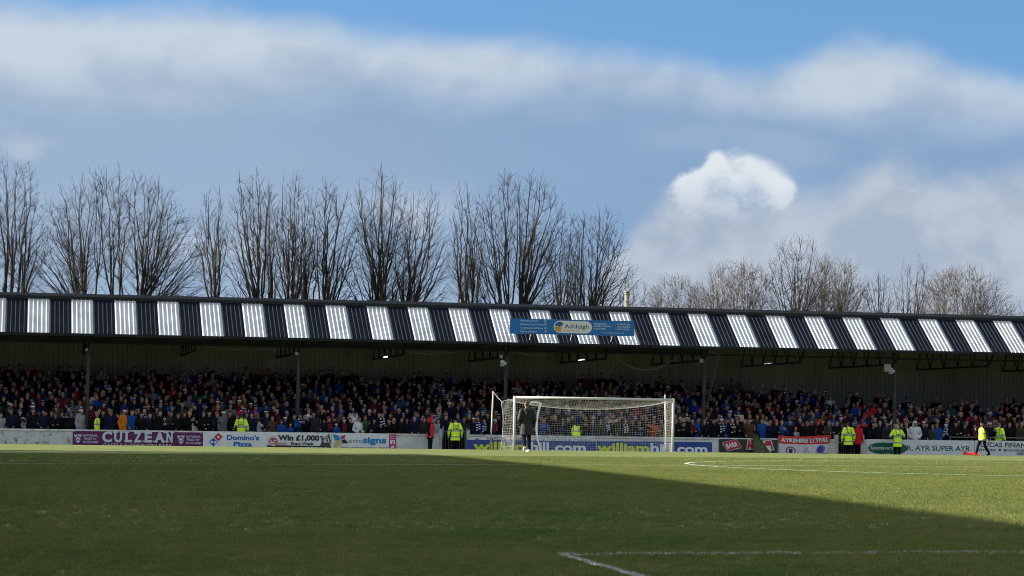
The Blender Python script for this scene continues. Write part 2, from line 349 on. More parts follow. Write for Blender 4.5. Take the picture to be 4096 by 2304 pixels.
# ------------------------------------------------------------------ the covered terrace
XL, XR = -14.0, 60.0
EY, EZ, RY, RZ = 115.44, 5.29, 117.98, 7.05        # eave and ridge
BY, BZ = 126.6, 6.3                                 # back wall
NROW, ROW0Y, ROWD, ROW0Z, ROWH = 13, 115.75, .74, -.10, .188
m_black = mat('black_painted_steel', (.010, .012, .017), .45, .25, 3., 0, spec=.3)
m_sheetk = mat('black_roof_sheet', (.005, .0085, .018), .6, .3, 1.2, .05, 14, spec=.08)
m_sheetw = mat('white_roof_sheet', (.44, .46, .48), .42, .20, 1.1, .05, 14, spec=.5, stretch=(1, 1, .3))
m_dark = mat('dark_underside', (.018, .019, .022), .8)
m_steel = mat('dark_grey_steel', (.013, .0145, .017), .6, .3, 2., spec=.15)
m_clad = mat('cladding', (.24, .236, .225), .65, .16, .8, stretch=(1, 1, .25))
m_gap = mat('cladding_gap', (.02, .02, .018), .9)
m_conc = mat('terrace_concrete', (.05, .05, .048), .9, .3, 2.)
m_col = mat('column_grey', (.034, .036, .040), .6, .3, 3., spec=.2)
st = empty('covered_stand', (22, 120, -.2), 'long low covered football terrace with black and white striped roof', 'stand')
def stand():
    # terrace steps
    mb = MB()
    prof = [(115.3, -1.), (115.3, ROW0Z)]
    for r in range(NROW):
        y = ROW0Y-.34+r*ROWD; z = ROW0Z+r*ROWH
        if r: prof += [(y, z-ROWH), (y, z)]
    prof += [(BY, ROW0Z+(NROW-1)*ROWH), (BY, -1.)]
    n = len(prof); mb.add([(x, y, z) for x in (XL, XR) for y, z in prof], [(i, i+1, n+i+1, n+i) for i in range(n-1)])
    local(st, mb).build('terrace_steps', m_conc, st)
    # roof: dark deck with corrugated sheets as its pieces
    mb = MB(); mb.add([(x, y, z) for x in (XL, XR) for y, z in ((EY+.02, EZ-.06), (RY, RZ-.06), (BY+.4, BZ-.02), (BY+.4, BZ-.12), (RY, RZ-.16), (EY+.02, EZ-.16))], [(0,1,7,6), (1,2,8,7), (2,3,9,8), (3,4,10,9), (4,5,11,10), (5,0,6,11), (0,5,4,1), (1,4,3,2), (6,7,10,11), (7,8,9,10)])
    roof = local(st, mb).build('roof', m_dark, st)
    slope = Vector((0, RY-EY, RZ-EZ)); nrm = Vector((0, -(RZ-EZ), RY-EY)).normalized(); sl_ = slope.length; sd = slope.normalized()
    def sheet(m_):
        pr = []
        for k in range(5):
            c_ = .07+k*.2
            pr += [(c_-.036, 0), (c_-.015, .034), (c_+.015, .034), (c_+.036, 0)] if k else [(0, 0), (c_-.015, .034), (c_+.015, .034), (c_+.036, 0)]
        pr.append((1.0, 0.0)); v = []; k = len(pr)
        for t in (-.10, sl_-.12):
            for x, h in pr: v.append(Vector((x, 0, 0))+sd*t+nrm*h)
        for t in (-.10, sl_-.12):
            for x, h in pr: v.append(Vector((x, 0, 0))+sd*t+nrm*(h-.006))
        f = [(i, i+1, k+i+1, k+i) for i in range(k-1)]+[(2*k+i, 3*k+i, 3*k+i+1, 2*k+i+1) for i in range(k-1)]+[(i, 2*k+i, 2*k+i+1, i+1) for i in range(k-1)]
        return MB().add(v, f).mesh('roof_sheet', [m_])
    sw, sk = sheet(m_sheetw), sheet(m_sheetk)
    x0 = xat(112, RY, RZ)       # left edge of a white sheet
    k = int(math.floor((XL-x0)/1.0)); i = k
    while x0+i < XR-1:
        if x0+i >= XL:
            o = link('roof_sheet', sw if i % 2 == 0 else sk, roof, Vector((x0+i, EY, EZ-.03+.004*(i % 2)))-st.location)
            o['label'] = 'white corrugated roof sheet' if i % 2 == 0 else 'black corrugated roof sheet'
        i += 1
    # ridge capping, gutter
    mb = MB(); mb.add([(x, y, z) for x in (XL, XR) for y, z in ((RY-.22, RZ-.17), (RY-.24, RZ-.02), (RY-.1, RZ+.12), (RY+.3, RZ+.14), (RY+.5, RZ-.05))], [(i, i+1, 6+i, 5+i) for i in range(4)])
    local(st, mb).build('ridge_capping', m_black, st)
    mb = MB().box(XL, XR, EY-.13, EY+.06, EZ-.20, EZ-.075)
    local(st, mb).build('gutter', m_steel, st)
    # back wall and its strips
    mb = MB().box(XL, XR, BY+.03, BY+.13, -.5, BZ-.13); bw = local(st, mb).build('back_wall', m_gap, st)
    pw = .245; sm = MB().box(0, pw-.016, 0, .028, 0, BZ-.16-1.2).mesh('cladding_strip', [m_clad])
    x = XL
    big = MB()
    while x < XR-pw:
        if -2.5 < x < 55.5: link('cladding_strip', sm, bw, Vector((x, BY, 1.2))-st.location)
        else: big.box(x, x+pw-.016, BY, BY+.028, 1.2, BZ-.16)
        x += pw
    tag(local(st, big).build('cladding_strip', m_clad, bw), kind='stuff')
    for xx in (XL, XR):  # unseen end walls, added so low sun stays off the crowd
        mb = MB(); q = [(115.5, -.5), (115.5, EZ-.2), (RY, RZ-.17), (BY, BZ-.13), (BY, -.5)]
        mb.add([(xx+s, y, z) for s in (-.05, .05) for y, z in q], [(0,1,2,3,4), (9,8,7,6,5)]+[(i, (i+1) % 5, 5+(i+1) % 5, 5+i) for i in range(5)])
        local(st, mb).build('end_wall', m_clad, st)
    # columns and trusses
    cpx = [352, 1193, 2022, 2815, 3578]; cx = [xat(p, 116.5, 3.5) for p in cpx]; sp = (cx[-1]-cx[0])/4
    allx = [cx[0]-sp] + cx + [cx[-1]+sp]
    for x in allx:
        mb = MB(); w = .075
        mb.box(x-w, x+w, 116.42, 116.435, -.2, 5.2).box(x-w, x+w, 116.565, 116.58, -.2, 5.2).box(x-.012, x+.012, 116.43, 116.57, -.2, 5.2).box(x-.13, x+.13, 116.38, 116.62, 5.0, 5.03)
        local(st, mb).build('column', m_col, st)
    x = allx[0]; ty = [116.5, 118.6, 120.6, 122.6, 124.6, BY-.05]
    tx = sorted(allx + [(a+b)/2 for a, b in zip(allx[:-1], allx[1:])])
    def roofz(y): return EZ-.25+(y-EY)/(RY-EY)*(RZ-EZ) if y < RY else RZ-.25+(y-RY)/(BY-RY)*(BZ-RZ)
    for x in tx:
        mb = MB(); zb = 4.55
        mb.beam((x, 116.5, zb), (x, BY-.05, zb), .07, .09)
        mb.beam((x, EY+.1, roofz(EY+.1)), (x, RY, roofz(RY)), .07, .09).beam((x, RY, roofz(RY)), (x, BY-.05, roofz(BY-.05)), .07, .09)
        for a, b in zip(ty[:-1], ty[1:]):
            mb.beam((x, a, zb), (x, (a+b)/2, roofz((a+b)/2)), .05).beam((x, (a+b)/2, roofz((a+b)/2)), (x, b, zb), .05)
        mb.beam((x, 116.5, zb), (x, 115.7, 5.2), .06)
        local(st, mb).build('truss', m_black, st)
    # deep lattice girder with dark sheeting behind the gutter, left of the fourth column
    xe = cx[3]
    mb = MB().box(XL, xe, 116.62, 116.66, 4.86, 5.75); local(st, mb).build('girder_sheeting', m_dark, st)
    mb = MB().beam((XL, 116.55, 4.84), (XR, 116.55, 4.84), .06, .09)
    x = XL
    while x < xe-.1:
        x1 = min(x+sp/4, xe); mb.beam((x, 116.55, 4.84), (x1, 116.55, 5.3), .05); mb.beam((x1, 116.55, 5.3), (x1, 116.55, 4.84), .05); x = x1
    local(st, mb).build('girder', m_steel, st)
    for y, z in ((119.6, roofz(119.6)+.07), (121.6, roofz(121.6)+.07), (123.8, roofz(123.8)+.07), (117, roofz(117.)+.07)):
        local(st, MB().beam((XL, y, z), (XR, y, z), .08, .12)).build('purlin', m_steel, st)
    # leaning brace by the fourth column
    local(st, MB().beam((cx[3]+.62, 115.75, 5.05), (cx[3]+.02, 115.9, 2.4), .10)).build('brace', m_black, st)
    return cx, tx
CX, TX = stand()
# things that hang in the stand
m_tube = mat('lit_tube', (.8, .85, .85), .4, emit=((.80, .93, 1.0), 3.0)); m_lampbody = mat('lamp_body', (.5, .5, .5), .5); m_cream = mat('cream_plastic', (.26, .25, .20), .6)
for i, (px, py, nm) in enumerate(((750, 1408, 'leftmost'), (1545, 1424, 'second from the left'), (2325, 1437, 'third from the left, over the goal'), (3075, 1452, 'rightmost'))):
    p = at(px, py, 122.); t = empty('strip_light', p, 'lit white strip light under the stand roof, '+nm, 'light', 'strip lights under the stand roof')
    MB().beam((0, -.62, .0), (0, .62, .0), .10, .07).build('housing', m_lampbody, t)
    MB().tube([(0, -.6, -.055), (0, .6, -.055)], .042, 8).build('tube', m_tube, t)
    MB().tube([(0, -.4, .03), (0, -.4, 1.6)], .008, 4).tube([(0, .4, .03), (0, .4, 1.6)], .008, 4).build('hanger', m_black, t)
def horn(x, y, z, s, label):
    t = empty('loudspeaker', (x, y, z), label, 'loudspeaker', 'loudspeakers on the stand columns')
    MB().add([(-.05*s, .16*s, .10*s), (.05*s, .16*s, .10*s), (.05*s, .16*s, -.02*s), (-.05*s, .16*s, -.02*s), (-.2*s, -.2*s, .06*s), (.2*s, -.2*s, .06*s), (.2*s, -.22*s, -.34*s), (-.2*s, -.22*s, -.34*s)], [(0,1,2,3), (4,7,6,5), (0,4,5,1), (1,5,6,2), (2,6,7,3), (3,7,4,0)]).build('horn', m_cream, t)
    MB().tube([(0, .1*s, .05*s), (.1*s, .2*s, .2*s), (.24*s, .25*s, .2*s)], .02, 6).build('bracket', m_black, t)
ordn = ['first', 'second', 'third', 'fourth', 'fifth']
for i, (px, py, s) in enumerate(((346, 1395, .30), (1186, 1410, .36), (2003, 1421, .40), (2804, 1438, .45), (3546, 1462, .9))):
    p = at(px, py, 116.3); horn(p.x, 116.3, p.z, s, 'cream loudspeaker on the %s roof column from the left' % ordn[i])
for px, py, lb in ((2009, 1453, 'white junction box high on the column above the left goalpost'), (3563, 1484, 'white junction box on the rightmost roof column')):
    p = at(px, py, 116.35); t = empty('junction_box', p, lb, 'box')
    MB().box(-.09, .09, -.08, .08, -.14, .14).build('casing', m_lampbody, t); MB().box(-.07, .07, -.10, -.082, -.10, .02).build('cover', m_cream, t); MB().box(.1, .2, -.03, .03, -.06, .06).build('gland', m_lampbody, t)
m_cable = mat('grey_cable', (.16, .16, .14), .7)
for (a, b, sag, lb) in (((2450, 1418), (2718, 1418), .76, 'long slack cable looping low under the roof above the goal'), ((1640, 1408), (1850, 1403), .12, 'short grey cable sagging under the girder left of the goal'), ((2060, 1406), (2220, 1412), .14, 'thin grey cable under the blue roof sign'), ((830, 1388), (1150, 1394), .10, 'thin cable sagging beneath the girder above the pizza board')):
    p, q = at(*a, 116.3), at(*b, 116.3); n = 14
    tag(MB().tube([p.lerp(q, k/n)-Vector((0, 0, sag*4*(k/n)*(1-k/n))) for k in range(n+1)], .011, 5).build('cable', m_cable), lb, 'cable')
# ------------------------------------------------------------------ main stand along the left touchline, outside the picture: its roof shades the pitch
ms = empty('main_stand', (-16, 57, 0), 'tall roofed stand along the left touchline', 'stand')
def main_stand():
    y0, y1, xf, xb, hf, hb = 6., 85., -10.0, -24., 10.9, 12.3
    mb = MB(); mb.add([(x, y, z) for y in (y0, y1) for x, z in ((xf, hf), (xb, hb), (xb, hb-.35), (xf, hf-.35))], [(0,1,5,4), (1,2,6,5), (2,3,7,6), (3,0,4,7), (0,3,2,1), (4,5,6,7)])
    local(ms, mb).build('roof', m_steel, ms)
    local(ms, MB().box(xb, xb+.3, y0, y1, -.3, hb-.36)).build('rear_wall', m_clad, ms)
    for y in (y0, y1): local(ms, MB().box(xb+.31, xf-2, y-.1, y+.1, -.3, hf-.36)).build('end_wall', m_clad, ms)
    mb = MB()
    for r in range(12): mb.box(xb+.31+0*r, -12-r*.8, y0+.2, y1-.2, -.3+r*.42, .15+r*.42-.005)
    local(ms, mb).build('seating_steps', m_conc, ms)
    y = y0+3
    while y < y1:
        local(ms, MB().box(xf-1.2, xf-1.0, y-.1, y+.1, -.3, hf-.3)).build('column', m_steel, ms); y += 13.
main_stand()
# ------------------------------------------------------------------ perimeter wall, gates, boards
WY = 114.94; WT = .80          # front face, top
m_wall = mat('white_painted_block', (.56, .565, .56), .85, .10, 3.0, .25, 22)
def stained_wall():
    m = bpy.data.materials.new('stained_white_wall'); m.use_nodes = True; nt = m.node_tree; b = nt.nodes['Principled BSDF']; L = nt.links; M = node_math(nt)
    g = nt.nodes.new('ShaderNodeNewGeometry')
    def noise(s, d, r): n = nt.nodes.new('ShaderNodeTexNoise'); n.inputs['Scale'].default_value = s; n.inputs['Detail'].default_value = d; n.inputs['Roughness'].default_value = r; L.new(g.outputs['Position'], n.inputs['Vector']); return n.outputs['Fac']
    def ramp(f, a, b_, ca, cb):
        r = nt.nodes.new('ShaderNodeValToRGB'); L.new(f, r.inputs[0]); r.color_ramp.elements[0].position = a; r.color_ramp.elements[1].position = b_; r.color_ramp.elements[0].color = (*ca, 1); r.color_ramp.elements[1].color = (*cb, 1); return r.outputs[0]
    base = ramp(noise(2.2, 6, .65), .3, .7, (.44, .445, .44), (.60, .61, .61))
    moss = ramp(M('ADD', M('MULTIPLY', noise(3.3, 5, .7), .6), M('MULTIPLY', noise(11, 4, .7), .4)), .525, .61, (0, 0, 0), (.9, .9, .9))
    mx = nt.nodes.new('ShaderNodeMix'); mx.data_type = 'RGBA'; L.new(moss, mx.inputs[0]); L.new(base, mx.inputs[6]); mx.inputs[7].default_value = (.10, .11, .05, 1)
    L.new(mx.outputs[2], b.inputs['Base Color']); b.inputs['Roughness'].default_value = .9
    bp = nt.nodes.new('ShaderNodeBump'); bp.inputs['Strength'].default_value = .4; L.new(noise(18, 5, .7), bp.inputs['Height']); L.new(bp.outputs[0], b.inputs['Normal']); return m
m_stain = stained_wall()
m_cop = mat('wall_coping', (.54, .545, .54), .85, .25, 2.5, .3, 20)
def wall(x0, x1, label):
    t = empty('perimeter_wall', ((x0+x1)/2, WY+.1, -.3), label, 'wall')
    xs = [x0]; xb = xat(290, WY, .5)
    if x0 < xb < x1:
        local(t, MB().box(x0, xb, WY, WY+.2, -.5, WT-.09)).build('wall_panel', m_stain, t); xs = [xb]
    x = xs[0]
    while x < x1-.1:
        xe = min(x+2.9, x1); xe = x1 if x1-xe < .6 else xe
        local(t, MB().box(x+.006, xe-.006, WY, WY+.2, -.5, WT-.09)).build('wall_panel', m_wall, t); x = xe
    x = x0
    while x < x1-.1:
        xe = min(x+2.2, x1); xe = x1 if x1-xe < .5 else xe
        local(t, MB().box(x+.004, xe-.004, WY-.035, WY+.235, WT-.086, WT)).build('coping', m_cop, t); x = xe
    return t
gA0, gA1 = xat(1762, WY, .5), xat(1872, WY, .5); gB0, gB1 = xat(3347, WY, .5), xat(3450, WY, .5)
wall(XL, gA0, 'low white wall left of the first gate, mossy at its left end')
wall(gA1, gB0, 'low white wall behind the goal, between the two gates')
wall(gB1, XR, 'low white wall right of the second gate')
m_post = mat('gate_post', (.45, .455, .45), .8, .15, 4., .2)
m_bar = mat('gate_bar', (.10, .105, .11), .45, .2, 8.)
for x0, x1, lb in ((gA0, gA1, 'dark barred gate behind the steward numbered 750'), (gB0, gB1, 'dark barred gate right of the red and white flag')):
    t = empty('barred_gate', ((x0+x1)/2, WY+.1, -.25), lb, 'gate')
    for x in (x0, x1): local(t, MB().box(x-.07, x+.07, WY-.05, WY+.25, -.4, 1.02)).build('gate_post', m_post, t)
    n = 9; bar = MB().tube([(0, 0, 0), (0, 0, 1.06)], .014, 6).mesh('bar', [m_bar])
    for k in range(n): link('bar', bar, t, Vector((x0+.14+(x1-x0-.28)*k/(n-1), WY+.1, -.12))-t.location)
    for z in (-.14, .94): local(t, MB().beam((x0+.07, WY+.1, z), (x1-.07, WY+.1, z), .035)).build('rail', m_bar, t)
# crush barrier rail behind the wall at the right
t = empty('crush_barrier', (xat(3960, 115.3, 1), 115.3, -.1), 'black handrail behind the white wall at the far right', 'railing')
xa, xb = xat(3797, 115.3, 1), XR-2
for z in (.98, .55): local(t, MB().tube([(xa, 115.3, z), (xb, 115.3, z)], .028, 8)).build('rail', m_bar, t)
x = xa+.05
while x < xb: local(t, MB().tube([(x, 115.3, -.1), (x, 115.3, .98)], .025, 6)).build('post', m_bar, t); x += 2.1
# ---- flat art on a vertical plane, measured off the photograph
TXT = {}
def text_mesh(body, bold=0., shear=0., space=1.):
    key = (body, bold, shear, space)
    if key in TXT: return TXT[key]
    cu = bpy.data.curves.new('t', 'FONT'); cu.body = body; cu.offset = bold; cu.shear = shear; cu.space_character = space; cu.resolution_u = 3; cu.fill_mode = 'FRONT'
    o = bpy.data.objects.new('t', cu); COL.objects.link(o); dg = bpy.context.evaluated_depsgraph_get()
    me = bpy.data.meshes.new_from_object(o.evaluated_get(dg)); v = np.array([p.co[:2] for p in me.vertices]); f = [tuple(p.vertices) for p in me.polygons]
    bpy.data.objects.remove(o); bpy.data.curves.remove(cu); bpy.data.meshes.remove(me)
    TXT[key] = (v, f); return TXT[key]
def P(col):
    k = 'print_%.2f_%.2f_%.2f' % col
    return mat(k, col, .55, .06, 5.)
class Board:
    """board on plane y=Y (x0..x1, z0..z1); art is given in photo pixels on that plane"""
    def __init__(s, name, px0, px1, z0, z1, Y, col, label, cat='board', thick=.02, group=None, matr=None):
        s.Y = Y; s.x0, s.x1 = xat(px0, Y, (z0+z1)/2), xat(px1, Y, (z0+z1)/2); s.z0, s.z1 = z0, z1
        s.o = empty(name, ((s.x0+s.x1)/2, Y, z0), label, cat, group); s.k = 0
        local(s.o, MB().box(s.x0, s.x1, Y, Y+thick, z0, z1)).build('panel', matr or P(col), s.o)
    def lay(s): s.k += 1; return s.Y-.002-.0012*s.k
    def xz(s, px, py): p = at(px, py, s.Y); return p.x, p.z
    def poly(s, pts, col, name='print', world=False):
        y = s.lay(); q = pts if world else [s.xz(*p) for p in pts]
        if sum(a[0]*b[1]-b[0]*a[1] for a, b in zip(q, q[1:]+q[:1])) < 0: q = q[::-1]
        return local(s.o, MB().add([(x, y, z) for x, z in q], [tuple(range(len(q)))])).build(name, P(col), s.o)
    def disc(s, px, py, rx, ry, col, name='print', a0=0, a1=360, rot=0, n=28):
        cr, sr = cos(radians(rot)), sin(radians(rot))
        pts = [(rx*cos(radians(a0+(a1-a0)*k/n)), ry*sin(radians(a0+(a1-a0)*k/n))) for k in range(n + (0 if a1-a0 == 360 else 1))]
        return s.poly([(px+x*cr-y*sr, py-(x*sr+y*cr)) for x, y in pts], col, name)
    def ring(s, px, py, r0, r1, col, name='print', a0=0, a1=360, n=36, sy=1.):
        y = s.lay(); v = []; f = []
        for k in range(n+1):
            a = radians(a0+(a1-a0)*k/n)
            for r in (r0, r1): x, z = s.xz(px+r*cos(a), py-r*sin(a)*sy); v.append((x, y, z))
        for k in range(n): f.append((2*k, 2*k+1, 2*k+3, 2*k+2))
        return local(s.o, MB().add(v, f)).build(name, P(col), s.o)
    def text(s, body, px0, px1, pbase, caph, col, bold=0., shear=0., space=1., rot=0., slope=None):
        """fit between px0..px1, baseline at pbase (given at px0), capital height caph px"""
        v, f = text_mesh(body, bold, shear, space); y = s.lay()
        x0, z0 = s.xz(px0, pbase); x1 = s.xz(px1, pbase)[0]; h = caph*s.Y/F
        lo, hi = v[:, 0].min(), v[:, 0].max(); sx = (x1-x0)/(hi-lo); sz = h/.73
        X = (v[:, 0]-lo)*sx; Z = v[:, 1]*sz
        if rot: c_, s_ = cos(radians(rot)), sin(radians(rot)); X, Z = X*c_-Z*s_, X*s_+Z*c_
        mb = MB().add([(x0+a, y, z0+b) for a, b in zip(X, Z)], f)
        return local(s.o, mb).build('lettering', P(col), s.o)
WHT = (.64, .66, .67); INK = (.02, .02, .022)
def boards():
    B = WY-.045; zb = -.30
    def zt(px, py): return at(px, py, B).z
    # bare wall text behind the low boards is painted on the wall itself, drawn as thin panels
    # --- purple board
    b = Board('advertising_board', 291, 811, zb, zt(500, 1726), B, (.10, .006, .085), 'purple board for a castle and country park with large pale capitals')
    PW = (.50, .55, .62)
    for ox, oy in ((0, 0), (412, 4.6)):
        b.poly([(296.5+ox, 1737+oy), (300.5+ox, 1737+oy), (301+ox, 1741+oy), (304+ox, 1741+oy), (304.5+ox, 1737+oy), (308+ox, 1737+oy), (308.5+ox, 1741+oy), (314+ox, 1741+oy), (314.5+ox, 1737+oy), (319+ox, 1737+oy), (319.5+ox, 1741+oy), (322+ox, 1741+oy), (322.5+ox, 1737+oy), (327+ox, 1737+oy), (321+ox, 1756+oy), (302+ox, 1756+oy)], PW)
        b.disc(312+ox, 1757+oy, 11.5, 14.5, (.10, .006, .085)); b.disc(312+ox, 1759+oy, 9.6, 11.5, PW)
        b.poly([(302+ox, 1755+oy), (303.5+ox, 1753.5+oy), (322+ox, 1763+oy), (320.5+ox, 1765+oy)], (.10, .006, .085)); b.poly([(302+ox, 1763+oy), (320.5+ox, 1753.5+oy), (322+ox, 1755+oy), (303.5+ox, 1765+oy)], (.10, .006, .085))
        b.text('NATIONAL', 332+ox, 391+ox, 1745.5+oy, 8.2, PW, .02); b.text('TRUST', 333+ox, 369+ox, 1758+oy, 8.0, PW, .02); b.text('for', 371+ox, 388+ox, 1758+oy, 8.5, PW, .01, .35); b.text('SCOTLAND', 332+ox, 393+ox, 1771+oy, 8.2, PW, .02)
    # slab capitals: sans letters with serifs added
    SC = []
    for ch, xa, xb in (('C', 408, 448), ('U', 456, 488), ('L', 501, 527), ('Z', 534, 567), ('E', 578, 607), ('A', 618, 658), ('N', 665, 690)):
        yb = 1766+(xa-408)*.0074
        b.text(ch, xa, xb, yb, 40, PW, .045)
        for sx0, sx1, top in {'C': ((443, 449, 1),), 'U': ((452, 472, 1), (479, 495, 1)), 'L': ((496, 517, 1), (496, 510, 0)), 'Z': (), 'E': ((570, 590, 1), (570, 590, 0)), 'A': ((610, 628, 0), (644, 667, 0)), 'N': ((653, 673, 1), (682, 697, 1), (654, 677, 0))}[ch]:
            y1 = yb-(40-4.5 if top else 0); b.poly([(sx0, y1-4.5), (sx1, y1-4.5), (sx1, y1), (sx0, y1)], PW)
    b.text('CASTLE & COUNTRY PARK', 411, 690, 1790, 18, PW, -.006)
    for px, py in ((295.5, 1725.5), (804, 1733)): b.disc(px, py, 1.6, 1.6, (.5, .5, .5), 'bolt')
    # --- pizza board
    b = Board('advertising_board', 812, 1068, zb, zt(940, 1728), B, WHT, 'white pizza board with red and blue tilted tile logo')
    RD, BL = (.50, .02, .03), (.0, .10, .42)
    b.poly([(873.5, 1731), (891, 1747.5), (873.5, 1765.5), (856, 1748)], RD); b.poly([(854, 1750.5), (871.5, 1768), (853.5, 1786), (836, 1767.5)], BL)
    b.disc(873.5, 1748, 5, 5, WHT); b.disc(847.5, 1768, 5, 5, WHT); b.disc(861, 1769, 5, 5, WHT)
    b.text("Domino's", 907, 1036, 1759, 19.5, BL, .035); b.text('Pizza', 934, 1008, 1785, 19, BL, .035)
    for px, py in ((824, 1735), (1060, 1738)): b.disc(px, py, 1.5, 1.5, (.1, .1, .1), 'bolt')
    # --- lottery board
    b = Board('advertising_board', 1069, 1324, zb, zt(1196, 1733), B, WHT, 'white lottery board with bold black prize lettering and dark star')
    b.poly([(1069, 1780.5), (1323.5, 1784), (1323.5, 1800), (1069, 1800)], INK)
    b.ring(1094, 1768, 12.5, 17.5, (.42, .03, .04)); b.ring(1094, 1769, 12.5, 15, WHT, a0=180, a1=330)
    b.text('5', 1083, 1109, 1776, 22, (.42, .03, .04), .02)
    for k in range(6):
        a = radians(75+k*24); cx_, cy_ = 1095+22*cos(a), 1768-22*sin(a); q = []
        for j in range(10): r = 3.4 if j % 2 == 0 else 1.4; q.append((cx_+r*sin(j*pi/5), cy_-r*cos(j*pi/5)))
        b.poly(q, (.42, .03, .04), 'star')
    b.poly([(1103, 1768), (1146, 1768.6), (1146, 1779), (1103, 1778)], (.42, .03, .04)); b.poly([(1104, 1769), (1145, 1769.6), (1145, 1778), (1104, 1777)], WHT)
    b.text('star', 1105, 1121, 1776, 7, INK, .03); b.text('lotto', 1122, 1143, 1776.2, 7, (.42, .03, .04), .03)
    b.text('Win £1,000', 1112, 1277, 1760, 21, INK, .045); b.text('Every Week', 1164, 1255, 1779, 11.5, INK, .03)
    b.text('www.ayrunitedlotto.co.uk', 1164, 1308, 1793, 8, WHT, .025)
    q = []
    for j in range(10): r = 44 if j % 2 == 0 else 24; a = j*pi/5+.32; q.append((min(1323.4, 1306+r*.75*sin(a)), max(1735.2, 1764-r*cos(a)*.82)))
    b.poly(q, (.05, .05, .052), 'star'); b.text('ONLY', 1290, 1314, 1752, 7.5, WHT, .03, rot=9); b.text('£1', 1294, 1316, 1768, 13, WHT, .04, rot=9); b.text('PER STAKE', 1296, 1320, 1773, 3.4, WHT, .02, rot=9)
    # --- sign maker board
    b = Board('advertising_board', 1326, 1567, zb, zt(1440, 1736), B, WHT, 'white sign maker board with blue, pink, tan and black leaf logo')
    for q, c_ in (([(1331, 1737), (1357, 1743), (1360, 1760), (1342, 1761)], (.0, .22, .52)), ([(1363, 1745), (1382, 1738), (1379, 1754), (1363, 1757)], (.42, .02, .22)), ([(1366, 1760), (1380, 1757), (1393, 1772), (1370, 1773)], INK), ([(1339, 1769), (1352, 1761), (1364, 1763), (1365, 1776), (1352, 1787), (1338, 1795)], (.58, .38, .16))):
        b.poly([(x-1.6, y+1.8) for x, y in q], (.25, .26, .27)); b.poly(q, c_)
    b.text('sm', 1394, 1441, 1770.5, 19, (.12, .13, .14), -.004); b.text(':', 1443, 1449, 1770.5, 15, (.0, .20, .48), .04); b.text('signs', 1451, 1545, 1771, 25, (.0, .20, .48), .04)
    b.text('signs • vehicles • print • display', 1363, 1555, 1792, 8, (.18, .19, .2), .01)
    PK = (.36, .02, .12)
    b.poly([(1556, 1737), (1583, 1738), (1583, 1800), (1556, 1800)], PK); b.text('Love,', 1560, 1578, 1747, 6, WHT, 0, .3); b.text('Social', 1559, 1580, 1756, 6.5, WHT, 0, .3)
    b.poly([(1561, 1760), (1579, 1760.5), (1579, 1777), (1561, 1776.6)], WHT); b.text('f', 1567.5, 1575, 1776.6, 12, PK, .04)
    b.poly([(1563, 1783), (1567, 1786), (1571, 1781), (1575, 1785), (1578, 1784), (1575, 1792), (1563, 1795)], WHT)
    # --- wall lettering behind the low blue boards
    b = Board('advertising_board', 1876, 2098, .30, zt(1990, 1749), B, WHT, 'narrow white board with dark serif capitals above the left blue board')
    b.text('SIMPSON', 1946, 2023, 1760.5, 12, INK, .006); b.text('& SHAW', 2036, 2096, 1761.5, 12, INK, .006)
    for px, c_ in ((1903, (.05, .25, .5)), (1912, (.1, .12, .2))): b.disc(px, 1757, 4, 4, c_)
    b = Board('advertising_board', 2100, 2372, .30, zt(2250, 1752), B, WHT, 'narrow white board with teal capitals above the blue board behind the net')
    b.text('KICK OFF YOUR CAREER', 2138, 2366, 1766, 13, (.02, .26, .33), .012)
    # --- drinks banner
    b = Board('advertising_board', 2876, 3110, zb, zt(2993, 1757), B, (.025, .026, .024), 'black drinks banner with tilted red label, right of the goal')
    R_ = random.Random(5)
    for k in range(34):
        px, py, r = R_.uniform(2882, 3104), R_.uniform(1760, 1802), R_.choice([1.2, 1.5, 2, 2, 3.4]); b.ring(px, py, r*.6, r, (.12, .12, .12), 'bubble', n=10)
    b.poly([(2886, 1777), (2965, 1793), (2920, 1803), (2898, 1801)], (.3, .31, .34)); b.poly([(2890, 1782), (2905, 1781), (2903, 1802), (2896, 1800)], (.02, .03, .10))
    b.poly([(2887.5, 1769.5), (2944, 1756.5), (2967.5, 1789), (2907, 1806)], (.40, .40, .42)); b.poly([(2890, 1770.5), (2943.5, 1758.5), (2964.5, 1788.5), (2908, 1803.5)], (.40, .012, .03))
    b.text('BARR', 2904, 2954, 1795, 21, WHT, .03, -.25, rot=13)
    for q in ([(2989, 1758), (3004, 1758), (3004, 1773), (3017, 1758), (3030, 1758), (3014, 1778), (3022, 1800), (2983, 1799)], [(3050, 1762), (3084, 1759), (3097, 1801), (3083, 1802), (3078, 1790), (3060, 1790), (3050, 1800), (3040, 1800)]): b.poly(q, (.50, .51, .53))
    for q in ([(2992, 1761), (3001, 1761), (2999, 1779), (3014, 1761), (3025, 1761), (3009, 1779), (3016, 1797), (3004, 1797), (2998, 1784), (2994, 1797), (2986, 1797)], [(3063, 1763), (3081, 1762), (3092, 1798), (3086, 1799), (3081, 1787), (3063, 1787), (3050, 1797), (3044, 1797)]): b.poly(q, (.42, .015, .03))
    b.poly([(3062, 1783), (3081, 1783), (3081, 1812), (3062, 1812)], WHT, 'patch')
    # --- optician board and green slogan board
    b = Board('advertising_board', 3466, 3676, zb, zt(3570, 1758), B, (.56, .58, .61), 'white optician board with two overlapping dark green ovals')
    GR = (.0, .09, .045)
    b.disc(3529, 1792.5, 58*.5*1.98, 23, GR); b.disc(3578, 1793.5, 52, 23, GR)
